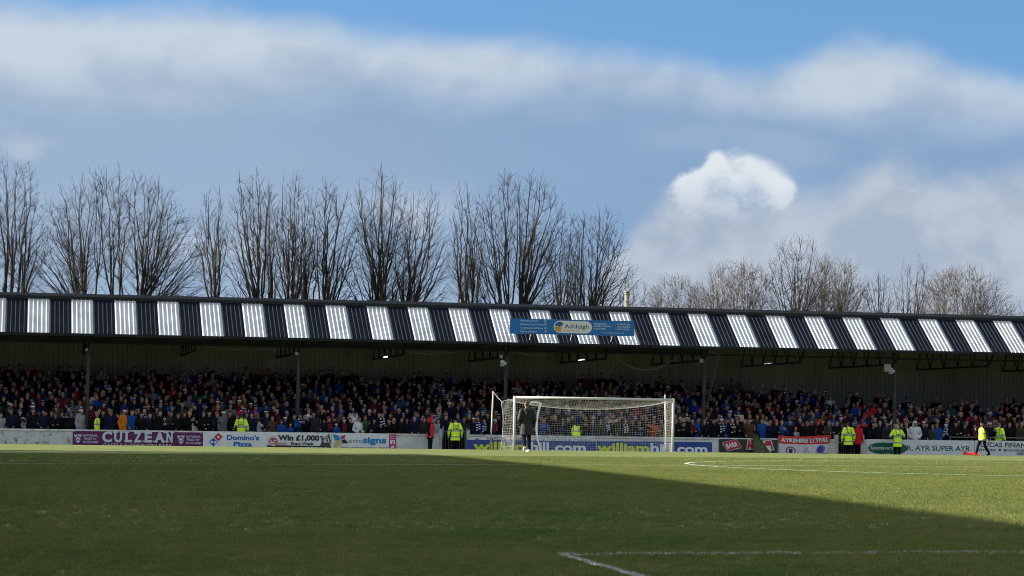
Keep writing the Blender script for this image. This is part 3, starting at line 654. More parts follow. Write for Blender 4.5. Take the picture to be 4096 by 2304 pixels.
    y_ = [(3553+12*sin(k/12*2*pi)*(.55), 1793-13.5*cos(k/12*2*pi)) for k in range(12)]; b.poly(y_, (.0, .035, .02)); b.text('Specsavers', 3481, 3572, 1797, 15, (.55, .57, .6), .018)
    b = Board('advertising_board', 3677, 3897, zb, zt(3790, 1761), B, (.56, .58, .61), 'plain pale board with a green chant in capitals')
    b.text('AYR, AYR SUPER AYR', 3586, 3881, 1801, 22, (.0, .09, .055), .018)
    for px, py in ((3680, 1765), (3782, 1768), (3785, 1816), (3668, 1771)): b.disc(px, py, 1.4, 1.4, (.1, .1, .1), 'bolt')
    b = Board('advertising_board', 3899, 4230, zb, zt(3990, 1763), B, (.56, .58, .61), 'pale finance board with dark serif capitals at the right edge')
    NV = (.03, .03, .075)
    b.text('LUCAS', 3922, 4009, 1787, 19, NV, .02); b.text('FINANCIAL', 4020, 4168, 1789, 19, NV, .02)
    for px, w in ((4022, 11), (4043, 9), (4053, 9), (3944, 10), (3957, 10)): b.poly([(px-1, 1768.6+(px-3900)*.012), (px+w, 1768.6+(px-3900)*.012), (px+w, 1770.4+(px-3900)*.012), (px-1, 1770.4+(px-3900)*.012)], NV)
    b.text('PENSIONS', 3908, 3984, 1804, 11, NV, .006); b.poly([(3995, 1795), (4004, 1795), (4004, 1804.5), (3995, 1804.5)], NV); b.text('MORTGAGES', 4015, 4102, 1805.5, 11, NV, .006); b.text('0800', 4067, 4098, 1819, 11, NV, .012)
    # --- low blue boards, leaning back on the track behind the goal
    Y = 113.9
    for p0, p1, lb, txt in ((1867, 2386, 'low blue board with lime and white web address, left half of the goal', ((1893, 2012, 2012, 2060, 2198, 2345),)), (2388, 2849, 'low blue board with lime and white web address, right half of the goal', ((2386, 2598, 2598, 2600, 2686, 2832),))):
        z1 = at((p0+p1)/2, 1762 if p0 < 2000 else 1766, Y).z
        b = Board('advertising_board', p0, p1, -.30, z1, Y, (.012, .045, .22), lb)
        LM, WB = (.50, .55, .02), (.60, .64, .72)
        if p0 < 2000: b.text('william', 1893, 2120, 1803, 39, LM, .035); b.text('hill', 2123, 2196, 1805, 40, WB, .03); b.text('.com', 2205, 2344, 1806, 38, WB, .035)
        else: b.text('william', 2388, 2598, 1808, 39, LM, .035); b.text('hill', 2602, 2686, 1810, 40, WB, .03); b.text('.com', 2694, 2830, 1812, 38, WB, .035)
        for x in (b.x0+.4, b.x1-.4): local(b.o, MB().beam((x, Y+.03, z1-.1), (x, Y+.45, -.28), .03)).build('strut', m_steel, b.o)
        b.o.rotation_euler.x = radians(-3)
    # --- sign on the roof
    Y = 115.15; z0, z1 = at(2290, 1340, Y).z, at(2290, 1279, Y).z
    b = Board('roof_sign', 2040, 2537, z0, z1, Y, (.005, .12, .36), 'blue building company sign mounted on the striped roof', 'sign', .04)
    SW = (.50, .55, .6)
    for k, s_ in enumerate(('Developing People', 'Delivering Communities', 'Constructing with Care', 'Raising Standards')):
        yb = 1285+k*14.4; b.text(s_, 2082, 2082+(72, 93, 89, 67)[k], yb, 6.6, SW, .008)
        b.poly([(2178, yb-6), (2185, yb-6), (2185, yb+1.5), (2178, yb+1.5)], SW); b.poly([(2179.2, yb-4.8), (2183.8, yb-4.8), (2183.8, yb+.3), (2179.2, yb+.3)], (.005, .12, .36)); b.poly([(2179.5, yb-3), (2181.5, yb-1), (2186, yb-6.5), (2186.8, yb-5.8), (2181.5, yb+.8), (2178.8, yb-2)], SW)
    pts = [(2239+24.5*cos(a), 1307-24.5*sin(a)) for a in [radians(90+180*k/16) for k in range(17)]]+[(2343+24.5*cos(a), 1310-24.5*sin(a)) for a in [radians(-90+180*k/16) for k in range(17)]]
    b.poly(pts, (.58, .57, .56)); c0 = (2238, 1307)
    b.poly([c0]+[(2238+20*cos(radians(a)), 1307-20*sin(radians(a))) for a in range(35, 166, 13)], (.02, .08, .22)); b.poly([c0]+[(2238+20*cos(radians(a)), 1307-20*sin(radians(a))) for a in range(175, 301, 14)]+[(2246, 1310)], (.50, .22, .03)); b.poly([(2240, 1304), (2254, 1294), (2248, 1310)], (.25, .26, .27))
    b.text('Ashleigh', 2257, 2354, 1313, 19, (.02, .04, .12), .008); b.text('BUILDING', 2254, 2296, 1325.5, 7, (.42, .30, .2), .004)
    for k, s_ in enumerate(('RESIDENTIAL', 'SOCIAL HOUSING', 'INDUSTRIAL')): b.text(s_, 2376, 2376+(51, 68, 47)[k], 1298+k*10, 7, SW, .015); b.poly([(2372.6, 1291+k*10), (2374, 1291+k*10), (2374, 1298+k*10), (2372.6, 1298+k*10)], (.3, .25, .3))
    for k, s_ in enumerate(('COMMERCIAL', 'HEALTHCARE', 'EDUCATION')): b.text(s_, 2467, 2467+(53, 51, 47)[k], 1300.5+k*10, 7, SW, .015); b.poly([(2461.6, 1293.5+k*10), (2463, 1293.5+k*10), (2463, 1300.5+k*10), (2461.6, 1300.5+k*10)], (.3, .25, .3))
    b.text('www.ashleighscotland.co.uk', 2404, 2496, 1333, 5, SW, .005)
    m_br = mat('galvanised_bracket', (.5, .5, .5), .5, metal=.3)
    for k in range(7):
        x = b.x0+.05+(b.x1-b.x0-.1)*k/6
        local(b.o, MB().beam((x, Y+.05, z0+.03), (x, EY+.12, EZ+.06), .04)).build('bracket', m_br, b.o)
    for x in (b.x0+.03, b.x1-.03): local(b.o, MB().beam((x, Y+.05, z1-.05), (x, EY+.75, EZ+.52), .035)).build('bracket', m_br, b.o)
boards()
# ---- red and white flag hung over the wall
def flag():
    Y = WY-.07; t = empty('flag', (xat(3215, Y, .4), Y, 0), 'red and white supporters flag with crests, hung over the wall', 'flag')
    nx, nz = 44, 18; TL, TR = at(3111, 1741, Y), at(3325, 1738, Y); BLc, BR = at(3117, 1814, Y), at(3306, 1820, Y)
    def pt(u, v, off=0.):
        a = TL.lerp(TR, u); b_ = BLc.lerp(BR, u); p = a.lerp(b_, v)
        p.z -= .075*4*u*(1-u)*(1-v*.8); y = Y - .02 - .018*sin(u*17+v*3)*(.4+v) - .012*sin(u*41+1) - .02*v - off
        return (p.x, y, p.z)
    mb = MB(); v = []; f = []; mi = []
    for j in range(nz+1):
        for i in range(nx+1): v.append(pt(i/nx, j/nz))
    for j in range(nz):
        for i in range(nx): a = j*(nx+1)+i; f.append((a, a+1, a+nx+2, a+nx+1)); mi.append(0 if j < 8 else (2 if j > 15 and i > 36 else 1))
    mb.v, mb.f, mb.mi = v, f, mi
    cl = local(t, mb).build('cloth', [mat('flag_red', (.50, .03, .02), .8, .1, 6.), mat('flag_white', (.50, .51, .58), .8, .06, 6.), mat('flag_blue', (.01, .05, .25), .8)], t, True)
    def put(pts, col, name, faces=None, off=.012):
        mb = MB().add([pt(u, v_, off) for u, v_ in pts], faces or [tuple(range(len(pts)))]); local(t, mb).build(name, P(col), t)
    vv, ff = text_mesh('AYRSHIRE LOYAL', .04, 0); lo, hi = vv[:, 0].min(), vv[:, 0].max()
    put([(.05+.92*(a-lo)/(hi-lo), .335-b_/.73*.22) for a, b_ in vv], (.55, .57, .62), 'lettering', ff)
    vv, ff = text_mesh('AYRSHIRE LOYAL', .07, 0); put([(.05+.92*(a-lo)/(hi-lo), .335-b_/.73*.22) for a, b_ in vv], (.06, .02, .08), 'lettering', ff, .008)
    def ring(u, v_, r0, r1, col, nm, off=.012, n=24):
        q = []; fa = []
        for k in range(n+1):
            a = 2*pi*k/n
            for r in (r0, r1): q.append((u+r*cos(a)*.42, v_+r*sin(a)*1.05))
        for k in range(n): fa.append((2*k, 2*k+1, 2*k+3, 2*k+2))
        put(q, col, nm, fa, off)
    ring(.235, .82, .18, .235, (.30, .03, .03), 'crest')
    put([(.195, .70), (.275, .70), (.27, .92), (.235, .99), (.20, .92)], (.02, .02, .10), 'crest'); put([(.225, .76), (.25, .76), (.245, .9), (.23, .9)], (.35, .24, .06), 'crest', None, .016)
    put([(.53, .60), (.545, .68), (.56, .56), (.575, .68), (.59, .60), (.585, .74), (.535, .74)], (.40, .26, .08), 'crest')
    s6 = [(.56+.07*(1 if k % 2 == 0 else .55)*sin(k*pi/6), .86+.17*(1 if k % 2 == 0 else .55)*cos(k*pi/6)) for k in range(12)]
    put(s6, (.06, .06, .22), 'crest'); put([(.56+(x-.56)*.8, .86+(y-.86)*.8) for x, y in s6], (.5, .51, .57), 'crest', None, .016); put([(.55, .80), (.57, .80), (.572, .93), (.548, .93)], (.42, .02, .03), 'crest', None, .02)
    ring(.845, .72, .15, .215, (.10, .14, .40), 'crest'); ring(.845, .72, .0, .145, (.02, .05, .30), 'crest', .014); ring(.845, .72, .0, .05, (.45, .02, .05), 'crest', .018)
flag()
# ---- green sheet pulled over the wall
def sheet_cloth():
    Y = WY-.05; t = empty('tarpaulin', (xat(3035, Y, .3), Y, -.25), 'dark green sheet draped over the wall in front of the drinks banner', 'sheet')
    v = []; f = []; nu, nv = 22, 14
    a0, a1, c0, c1 = at(3012, 1733, Y), at(3024, 1736, Y), at(3004, 1812, Y), at(3074, 1814, Y)
    for j in range(nv+1):
        w = j/nv
        for i in range(nu+1):
            u = i/nu; p = a0.lerp(a1, u).lerp(c0.lerp(c1, u), w); bl = .0 if w < .1 else (w-.1)
            p = p + Vector((.04*sin(w*pi)*u, 0, 0)); y = Y-.03-bl*.45*(1-.35*abs(u-.45)) - .05*w*sin(u*13+w*2) - .02*sin(u*29)
            v.append((p.x, y, p.z))
    for j in range(nv):
        for i in range(nu): a = j*(nu+1)+i; f.append((a, a+1, a+nu+2, a+nu+1))
    local(t, MB().add(v, f)).build('cloth', mat('green_sheet', (.055, .062, .025), .75, .2, 4.), t, True)
    e = [v[j*(nu+1)] for j in range(nv+1)]; local(t, MB().tube([Vector(p) for p in e], .012, 5)).build('hem', mat('green_hem', (.05, .055, .022), .8), t)
sheet_cloth()
# ------------------------------------------------------------------ goal
m_post_w = mat('white_goal_paint', (.48, .48, .47), .45, .05, 3.); m_net = mat('net_string', (.50, .50, .47), .8); m_pole = mat('cream_pole', (.42, .39, .33), .5)
def goal():
    z0 = gzf(GX, GY)-.02; g = empty('goal', (GX, GY, z0), 'white football goal with slack net in front of the crowd', 'goal')
    H, Wd, r = 2.44+.06, 3.72, .06
    g['label'] = 'white football goal with slack net in front of the crowd'
    for s in (-1, 1): MB().tube([(s*Wd, 0, -.1), (s*Wd, 0, H+.06)], r, 16).build('post', m_post_w, g, True)
    MB().tube([(-Wd, 0, H), (Wd, 0, H)], r*.98, 16).build('crossbar', m_post_w, g, True)
    # net: roof, back and sides of woven strings
    mb = MB(); BD = 1.75; TB = .95      # depth at ground, depth of the top edge
    R_ = random.Random(11); sp = .12; sr = .0030
    xs = [-Wd+.02+k*(2*Wd-.04)/round(2*Wd/sp) for k in range(round(2*Wd/sp)+1)]
    def sag(x): return .40*(1-(x/Wd)**2)**.8+.02
    def roofp(x, t):
        q = 1-(abs(x)/Wd)**6
        return Vector((x + .03*sin(t*9+x*3), .05+t*(BD-.05), H-.07-t*sag(x) - .10*sin(pi*t)*q))
    def backp(x, t):
        a = roofp(x, 1.); zb = .02
        return Vector((x+.02*sin(t*14+x*5), BD+.10*sin(pi*t)*(.5+.5*cos(x*.8)), a.z+(zb-a.z)*t))
    def line(pts, rr=sr): mb.tube([p+Vector((R_.gauss(0, .006), R_.gauss(0, .006), R_.gauss(0, .006))) for p in pts], rr, 3, cap=False)
    for x in xs:
        line([roofp(x, k/8) for k in range(9)]); line([backp(x, k/16) for k in range(17)])
    for t in [k/14 for k in range(1, 14)]: line([roofp(x, t) for x in xs[::2]])
    for t in [k/20 for k in range(1, 21)]: line([backp(x, t) for x in xs[::2]])
    line([roofp(x, 1.) for x in xs], .012)
    for k in range(len(xs)-1): line([roofp(xs[k], 1.0)+Vector((0, 0, .03)), roofp(xs[k+1], 1.)-Vector((0, 0, .02))], .008)
    for s in (-1, 1):
        def sidep(t, z): # t 0 post .. 1 back, z 0 bottom..1 top
            ztop = H-.06-.12*t; bow = .10*sin(pi*z)
            return Vector((s*(Wd + (.26 if s < 0 else .06)*t*(1-.3*sin(pi*z))), .05+t*(BD-bow*.8), .02+(ztop-.02)*z))
        for k in range(12): line([sidep(k/11, j/14) for j in range(15)])
        for j in range(21): line([sidep(k/10, j/20) for k in range(11)])
        line([sidep(1., j/14) for j in range(15)], .009); line([sidep(k/6, 1.) for k in range(7)], .009)
    mb.build('net', m_net, g)
    # free standing net poles with their guy lines
    zg = gzf(GX, 112.6)
    for px_t, py_t, px_b, Y, sx, lb in ((1973, 1565, 1961, 112.7, -1, 'slim cream net pole standing left of the goal'), (2661, 1578.5, 2665, 112.3, 1, 'slim cream net pole behind the right goalpost')):
        pt_ = at(px_t, py_t, Y); pb = Vector((xat(px_b, Y, 0), Y, zg-.2)); t = empty('net_pole', pb, lb, 'pole', 'poles holding the goal net')
        MB().tube([Vector((0, 0, 0)), pt_-pb], .036, 10).build('pole', m_pole, t, True)
        tgt = Vector((GX+sx*(Wd+(.26 if sx < 0 else .06)), GY+BD, z0+H-.18)); q = pt_-Vector((0, 0, .03))
        MB().tube([q-pb, (q.lerp(tgt, .5)-pb)-Vector((0, 0, .03)), tgt-pb], .009, 5).build('guy_line', m_net, t)
goal()
# ------------------------------------------------------------------ people
def remesh(mb, voxel, smooth_it=4, dec=None):
    me = mb.mesh('tmp'); o = bpy.data.objects.new('tmp', me); COL.objects.link(o)
    r = o.modifiers.new('r', 'REMESH'); r.mode = 'VOXEL'; r.voxel_size = voxel; r.use_smooth_shade = True
    if smooth_it: s = o.modifiers.new('s', 'SMOOTH'); s.iterations = smooth_it; s.factor = .5
    if dec: d = o.modifiers.new('d', 'DECIMATE'); d.ratio = dec
    dg = bpy.context.evaluated_depsgraph_get(); out = bpy.data.meshes.new_from_object(o.evaluated_get(dg))
    bpy.data.objects.remove(o); bpy.data.meshes.remove(me); return out
def capsule(mb, p, q, r0, r1, wide=None, wf=1.0, n=12, flat=False):
    """tapered round ended limb from p to q; wide = axis along which the section is stretched by wf"""
    p, q = Vector(p), Vector(q); d = q-p; L = d.length; d = d.normalized() if L > 1e-6 else Vector((0, 0, 1))
    a = (wide - d*wide.dot(d)).normalized() if wide is not None else d.orthogonal().normalized(); b = d.cross(a)
    rings = []
    for t in ((-80, -50, -20) if not flat else (0,)): rings.append((p + d*r0*sin(radians(t)), r0*cos(radians(t))))
    for k in range(1, 4): rings.append((p.lerp(q, k/4), r0+(r1-r0)*k/4))
    for t in (20, 50, 80): rings.append((q + d*r1*sin(radians(t)), r1*cos(radians(t))))
    v = [c_ + a*wf*r*cos(2*pi*k/n) + b*r*sin(2*pi*k/n) for c_, r in rings for k in range(n)]; m_ = len(rings)
    f = [(i*n+k, i*n+(k+1) % n, (i+1)*n+(k+1) % n, (i+1)*n+k) for i in range(m_-1) for k in range(n)]+[tuple(range(n))[::-1], tuple((m_-1)*n+k for k in range(n))]
    mb.add(v, f)
def ball(mb, c_, rx, ry, rz, rot=0., n=14, m_=9):
    v = []; f = []; cr, sr = cos(rot), sin(rot)
    for i in range(m_+1):
        t = -pi/2+pi*(i+.02 if i == 0 else (i-.02 if i == m_ else i))/m_
        for k in range(n):
            a = 2*pi*k/n; x, y, z = rx*cos(t)*cos(a), ry*cos(t)*sin(a), rz*sin(t); v.append((c_[0]+x*cr-y*sr, c_[1]+x*sr+y*cr, c_[2]+z))
    for i in range(m_):
        for k in range(n): f.append((i*n+k, i*n+(k+1) % n, (i+1)*n+(k+1) % n, (i+1)*n+k))
    f += [tuple(range(n))[::-1], tuple(m_*n+k for k in range(n))]
    mb.add(v, f)
X_ = Vector((1, 0, 0))
# a figure 1.76 m tall facing -y; a pose gives elbow and wrist for each side, legs, lean, head turn
def J(pose):
    lean = pose.get('lean', 0.); th = pose.get('tilt', 0.)
    def up_(x, y, z):      # bend the trunk forward about the hips
        dz = z-.95; return Vector((x, y-dz*sin(lean), .95+dz*cos(lean)))
    j = {'hip': Vector((0, 0, .95)), 'waist': up_(0, 0, 1.10), 'chest': up_(0, -.01, 1.30), 'neck': up_(0, .005, 1.47), 'head': up_(0, -.03, 1.635)}
    for s, n in ((-1, 'L'), (1, 'R')):
        j['sh'+n] = up_(s*.185, .0, 1.425)
        e, w = pose.get('arm'+n, ((s*.25, .03, 1.13), (s*.25, -.06, .88)))
        j['el'+n], j['wr'+n] = Vector(e), Vector(w)
        k, a = pose.get('leg'+n, ((s*.105, -.01, .50), (s*.115, .02, .09)))
        j['hp'+n] = Vector((s*.09, 0, .92)); j['kn'+n], j['an'+n] = Vector(k), Vector(a)
    return j
def hand_geo(mb, w, d, s, grip=.6, fine=False):
    """palm, four fingers and a thumb from the wrist w along direction d"""
    d = d.normalized(); side = d.cross(Vector((0, 1, 0)))
    side = Vector((1, 0, 0)) if side.length < .2 else side.normalized(); nrm = side.cross(d)
    pc = w+d*.075
    capsule(mb, w+d*.01, pc, .028, .034, side, 1.25, 8)
    for k, (o, L) in enumerate(((-.033, .060), (-.011, .072), (.011, .068), (.033, .052))):
        b = pc+side*o; m1 = b+d*L*.55-nrm*grip*.018; m2 = m1+(d*.5-nrm*grip*.8).normalized()*L*.5
        capsule(mb, b, m1, .011, .010, None, 1, 6); capsule(mb, m1, m2, .010, .008, None, 1, 6)
    tb = w+d*.035-side*s*.03; t1 = tb-side*s*.025+d*.035; capsule(mb, tb, t1, .014, .012, None, 1, 6); capsule(mb, t1, t1+d*.03+side*s*.004, .011, .009, None, 1, 6)
def head_geo(mb, c_, yaw):
    def T(x, y, z): return (c_[0]+x*cos(yaw)-y*sin(yaw), c_[1]+x*sin(yaw)+y*cos(yaw), c_[2]+z)
    ball(mb, T(0, .012, .03), .078, .097, .096, yaw); ball(mb, T(0, -.022, -.045), .060, .070, .078, yaw)
    ball(mb, T(0, -.062, -.098), .028, .026, .024, yaw); capsule(mb, T(0, -.094, .022), T(0, -.112, -.024), .011, .017, None, 1, 8)
    ball(mb, T(0, -.082, .045), .052, .020, .014, yaw); ball(mb, T(0, -.090, -.062), .024, .014, .010, yaw)
    for s in (-1, 1): ball(mb, T(s*.080, .012, -.004), .012, .022, .034, yaw); ball(mb, T(s*.042, -.068, -.022), .024, .022, .022, yaw)
def build_pose(pose, voxel=.02, fine=False):
    j = J(pose); yaw = pose.get('turn', 0.); b = MB()
    capsule(b, j['hip'], j['waist'], .125, .118, X_, 1.30); capsule(b, j['waist'], j['chest'], .118, .128, X_, 1.35); capsule(b, j['chest'], j['neck']-Vector((0, 0, .05)), .125, .085, X_, 1.5)
    capsule(b, j['neck']-Vector((0, 0, .06)), j['head']-Vector((0, 0, .03)), .058, .055); head_geo(b, j['head'], yaw)
    for s, n in ((-1, 'L'), (1, 'R')):
        capsule(b, j['sh'+n], j['el'+n], .062, .046); capsule(b, j['el'+n], j['wr'+n], .045, .030)
        hd = pose.get('hand'+n); hd = Vector(hd) if hd else (j['wr'+n]-j['el'+n]); hand_geo(b, j['wr'+n], hd, s, pose.get('grip', .6), fine)
        capsule(b, j['hp'+n], j['kn'+n], .085, .058); capsule(b, j['kn'+n], j['an'+n], .056, .040)
        t = pose.get('toe'+n, (0, -.16, -.045)); capsule(b, j['an'+n]-Vector((0, -.03, .04)), j['an'+n]+Vector(t), .042, .032, X_, 1.1)
    body = remesh(b, voxel, 3)
    # jacket
    c_ = MB(); hem = pose.get('hem', .78); fl = pose.get('flare', 1.06); bulk = pose.get('bulk', 1.0)
    hipc = j['hip']; hp = Vector((0, .01, hem))
    capsule(c_, hp, hipc, .150*bulk*fl, .150*bulk, X_, 1.30, flat=True); capsule(c_, hipc, j['waist'], .150*bulk, .148*bulk, X_, 1.30); capsule(c_, j['waist'], j['chest'], .146*bulk, .155*bulk, X_, 1.33); capsule(c_, j['chest'], j['neck']-Vector((0, 0, .05)), .150*bulk, .095, X_, 1.5)
    capsule(c_, j['neck']-Vector((0, -.01, .05)), j['neck']+Vector((0, .012, .012)), .082, .078, X_, 1.1)
    for s, n in ((-1, 'L'), (1, 'R')):
        capsule(c_, j['sh'+n], j['el'+n], .088*bulk, .070*bulk); capsule(c_, j['el'+n], j['wr'+n].lerp(j['el'+n], .06), .068*bulk, .052)
    if pose.get('hood'): capsule(c_, j['neck']+Vector((-.05, .10, -.02)), j['neck']+Vector((.05, .10, -.02)), .075, .075); capsule(c_, j['neck']+Vector((0, .13, -.06)), j['neck']+Vector((0, .14, -.14)), .06, .04, X_, 1.5)
    jk = remesh(c_, voxel, 3)
    d = MB(); capsule(d, hipc-Vector((0, 0, .03)), hipc+Vector((0, 0, .06)), .135, .13, X_, 1.28)
    for n in 'LR': capsule(d, j['hp'+n], j['kn'+n], .102, .078); capsule(d, j['kn'+n], j['an'+n]+Vector((0, 0, .015)), .076, .062)
    tr = remesh(d, voxel, 3)
    e = MB()
    for n in 'LR': t = pose.get('toe'+n, (0, -.16, -.045)); capsule(e, j['an'+n]-Vector((0, -.035, .035)), j['an'+n]+Vector(t), .052, .042, X_, 1.15)
    sh = remesh(e, voxel, 2)
    # eye socket shade in dark colour, and the mouth, as small pieces of the one body mesh
    return dict(body=body, jacket=jk, trousers=tr, shoes=sh, head=j['head'], neck=j['neck'], yaw=yaw, j=j)
POSES = {
 'idle': dict(), 'idle_l': dict(turn=.6), 'idle_r': dict(turn=-.6),
 'pockets': dict(armL=((-.31, .08, 1.14), (-.20, -.10, .98)), armR=((.31, .08, 1.14), (.20, -.10, .98)), turn=.25),
 'folded': dict(armL=((-.29, -.06, 1.14), (.06, -.22, 1.18)), armR=((.29, -.06, 1.14), (-.06, -.25, 1.15)), turn=-.3),
 'lean': dict(lean=.28, armL=((-.30, -.20, 1.06), (-.22, -.42, .90)), armR=((.30, -.20, 1.06), (.20, -.44, .90)), handL=(0, -1, -.5), handR=(0, -1, -.5)),
 'clap': dict(armL=((-.27, -.12, 1.12), (-.05, -.33, 1.30)), armR=((.27, -.12, 1.12), (.05, -.33, 1.30)), handL=(.1, -.2, 1), handR=(-.1, -.2, 1), turn=.3),
 'shout': dict(armL=((-.30, -.10, 1.18), (-.11, -.17, 1.52)), handL=(.2, -.1, 1), turn=-.35),
 'point': dict(armR=((.34, -.10, 1.52), (.36, -.20, 1.80)), handR=(0, -.2, 1), turn=.4),
 'phone': dict(armL=((-.28, -.22, 1.30), (-.08, -.36, 1.58)), armR=((.28, -.22, 1.30), (.08, -.36, 1.58)), handL=(.1, 0, 1), handR=(-.1, 0, 1)),
 'arms_up': dict(armL=((-.36, -.05, 1.62), (-.30, -.12, 1.90)), armR=((.36, -.05, 1.62), (.30, -.12, 1.90)), handL=(0, 0, 1), handR=(0, 0, 1)),
}
BUILT = {k: build_pose(p, .022) for k, p in POSES.items()}
# headwear in head coordinates
def dome(rx, ry, rz, cut, back=0., n=16, rows=6, face=None, z0=.03, thick=1.0):
    """part of an ellipsoid round the skull above `cut` (height); `back` lets it hang lower at the back"""
    mb = MB(); v = []; f = []
    for i in range(rows+1):
        for k in range(n):
            a = 2*pi*k/n; y_ = sin(a); low = cut - back*max(0, y_)**1.0
            lo = math.asin(max(-.98, min(.98, low/rz))); t = lo+(pi/2-.02-lo)*i/rows
            v.append((rx*cos(t)*cos(a), .012+ry*cos(t)*sin(a), z0+rz*sin(t)))
    for i in range(rows):
        for k in range(n): f.append((i*n+k, i*n+(k+1) % n, (i+1)*n+(k+1) % n, (i+1)*n+k))
    f.append(tuple(rows*n+k for k in range(n))); mb.add(v, f); return mb, n, rows
def headwear():
    H = {}
    mb, n, r = dome(.087, .106, .108, .035, .10); H['hair'] = mb
    mb, n, r = dome(.092, .112, .110, .03, .22, rows=8); 
    for s in (-1, 1): capsule(mb, (s*.075, .02, .02), (s*.08, .01, -.17), .035, .03, None, 1, 7)
    capsule(mb, (0, .09, .0), (0, .08, -.2), .055, .04, X_, 1.5, 8); H['long_hair'] = mb
    mb, n, r = dome(.080, .099, .098, .050, .07); H['cropped_hair'] = mb
    mb, n, r = dome(.095, .114, .126, .005, .03, rows=7); mb.mi = [1 if i < 2*n else (2 if 3*n <= i < 4*n else 0) for i in range(len(mb.f))]; H['beanie'] = mb
    mb2 = MB(); mb2.v, mb2.f, mb2.mi = list(mb.v), list(mb.f), list(mb.mi); k0 = len(mb2.f); ball(mb2, (0, .015, .185), .038, .038, .036, 0, 9, 6); mb2.mi[k0:] = [1]*(len(mb2.f)-k0); H['bobble_hat'] = mb2
    mb, n, r = dome(.090, .108, .108, .035, .03); nb = len(mb.f); mb.add([(-.07, -.075, .055), (.07, -.075, .055), (.06, -.165, .040), (-.06, -.165, .040), (-.07, -.075, .062), (.07, -.075, .062), (.06, -.165, .047), (-.06, -.165, .047)], [(0,1,2,3), (7,6,5,4), (0,3,7,4), (1,5,6,2), (3,2,6,7)]); H['cap'] = mb
    mb = MB(); v = []; f = []; n = 14
    for i in range(9):
        t = i/8
        for k in range(n):
            a = -2.15+4.3*k/(n-1); rr = (.118 if i < 6 else .118-.035*(i-5)); z = -.17+.30*t if i < 6 else .055+.035*(i-5)+.0
            v.append((rr*sin(a)*1.0, .02+rr*1.12*cos(a), z if i < 6 else .03+.04*(i-5)))
    for i in range(8):
        for k in range(n-1): f.append((i*n+k, i*n+k+1, (i+1)*n+k+1, (i+1)*n+k))
    mb.add(v, f)
    mb2, n, r = dome(.112, .126, .125, .02, .05); mb2.add(mb.v, mb.f); H['hood'] = mb2
    # scarf in neck coordinates: a roll round the neck and two tails, with bands
    mb = MB(); n = 18
    for k in range(n):
        a0, a1 = 2*pi*k/n, 2*pi*(k+1)/n; c0 = len(mb.f); capsule(mb, (.10*cos(a0), .01+.095*sin(a0), .012), (.10*cos(a1), .01+.095*sin(a1), .012), .036, .036, None, 1, 6); mb.mi[c0:] = [k//2 % 2]*(len(mb.f)-c0)
    for s, L in ((-1, .42), (1, .34)):
        for q in range(7):
            z0_, z1_ = -.02-L*q/7, -.02-L*(q+1)/7; y0_, y1_ = -.155-.035*min(1, q/2), -.155-.035*min(1, (q+1)/2); c0 = len(mb.f)
            mb.box(s*.06-.045, s*.06+.045, y0_-.022, y0_, z1_, z0_); mb.mi[c0:] = [q % 2]*(len(mb.f)-c0)
    H['scarf'] = mb
    return H
HW_ = headwear()
C_ = dict(black=(.0045, .0045, .006), navy=(.0045, .008, .024), blue=(.008, .048, .20), dgrey=(.018, .019, .021), grey=(.09, .09, .098), lgrey=(.24, .24, .25), olive=(.030, .031, .018), brown=(.06, .034, .02), beige=(.42, .34, .26), red=(.42, .015, .025), orange=(.48, .13, .015), maroon=(.06, .008, .012), white=(.50, .51, .54), teal=(.012, .055, .085), cream=(.55, .50, .40), pink=(.55, .10, .22), rust=(.32, .05, .02), purple=(.09, .03, .16), royal=(.008, .024, .15), green=(.02, .06, .035))
CN = dict(black='black', navy='navy', blue='bright blue', dgrey='dark grey', grey='grey', lgrey='light grey', olive='olive', brown='brown', beige='beige', red='red', orange='orange', maroon='maroon', white='white', teal='teal', cream='cream', pink='pink', rust='rust red', purple='purple', royal='royal blue', green='dark green')
HAIRC = dict(dark=(.018, .013, .010), brown=(.055, .032, .018), ginger=(.19, .065, .02), fair=(.30, .21, .11), grey=(.20, .20, .20))
SKIN = [(.32, .175, .128), (.28, .15, .11), (.36, .205, .155), (.24, .132, .098)]
def fab(c): return mat('cloth_'+c, C_[c], .85, .18, 9., .25, 30, spec=.12)
M_SKIN = [mat('skin_%d' % i, c, .55, .05, 8., spec=.3) for i, c in enumerate(SKIN)]
M_HAIR = {k: mat('hair_'+k, c, .6, .2, 40.) for k, c in HAIRC.items()}
def face_marks(me, hd, yaw):
    """painted shade of the eye sockets, with brows and mouth: tiny dark patches set into the body mesh (material slot 1)"""
    bm = bmesh.new(); bm.from_mesh(me); mb = MB()
    for s in (-1, 1): ball(mb, (s*.033, -.083, .012), .014, .010, .008, 0, 8, 4); ball(mb, (s*.035, -.090, .034), .018, .008, .005, 0, 8, 4)  # dark socket colour stands in for facial shading; brows above
    ball(mb, (0, -.098, -.062), .022, .010, .0055, 0, 8, 4)
    cy, sy = cos(yaw), sin(yaw); vs = [bm.verts.new((hd.x+x*cy-y*sy, hd.y+x*sy+y*cy, hd.z+z)) for x, y, z in mb.v]
    for q in mb.f:
        fc = bm.faces.new([vs[i] for i in q]); fc.material_index = 1; fc.smooth = True
    bm.to_mesh(me); bm.free()
m_fd = mat('face_dark', (.09, .045, .035), .7)
for k, d in BUILT.items():
    face_marks(d['body'], d['head'], d['yaw']); d['body'].materials.append(M_SKIN[0]); d['body'].materials.append(m_fd)
    for p in ('jacket', 'trousers', 'shoes'): d[p].materials.append(fab('black'))
HWM = {}
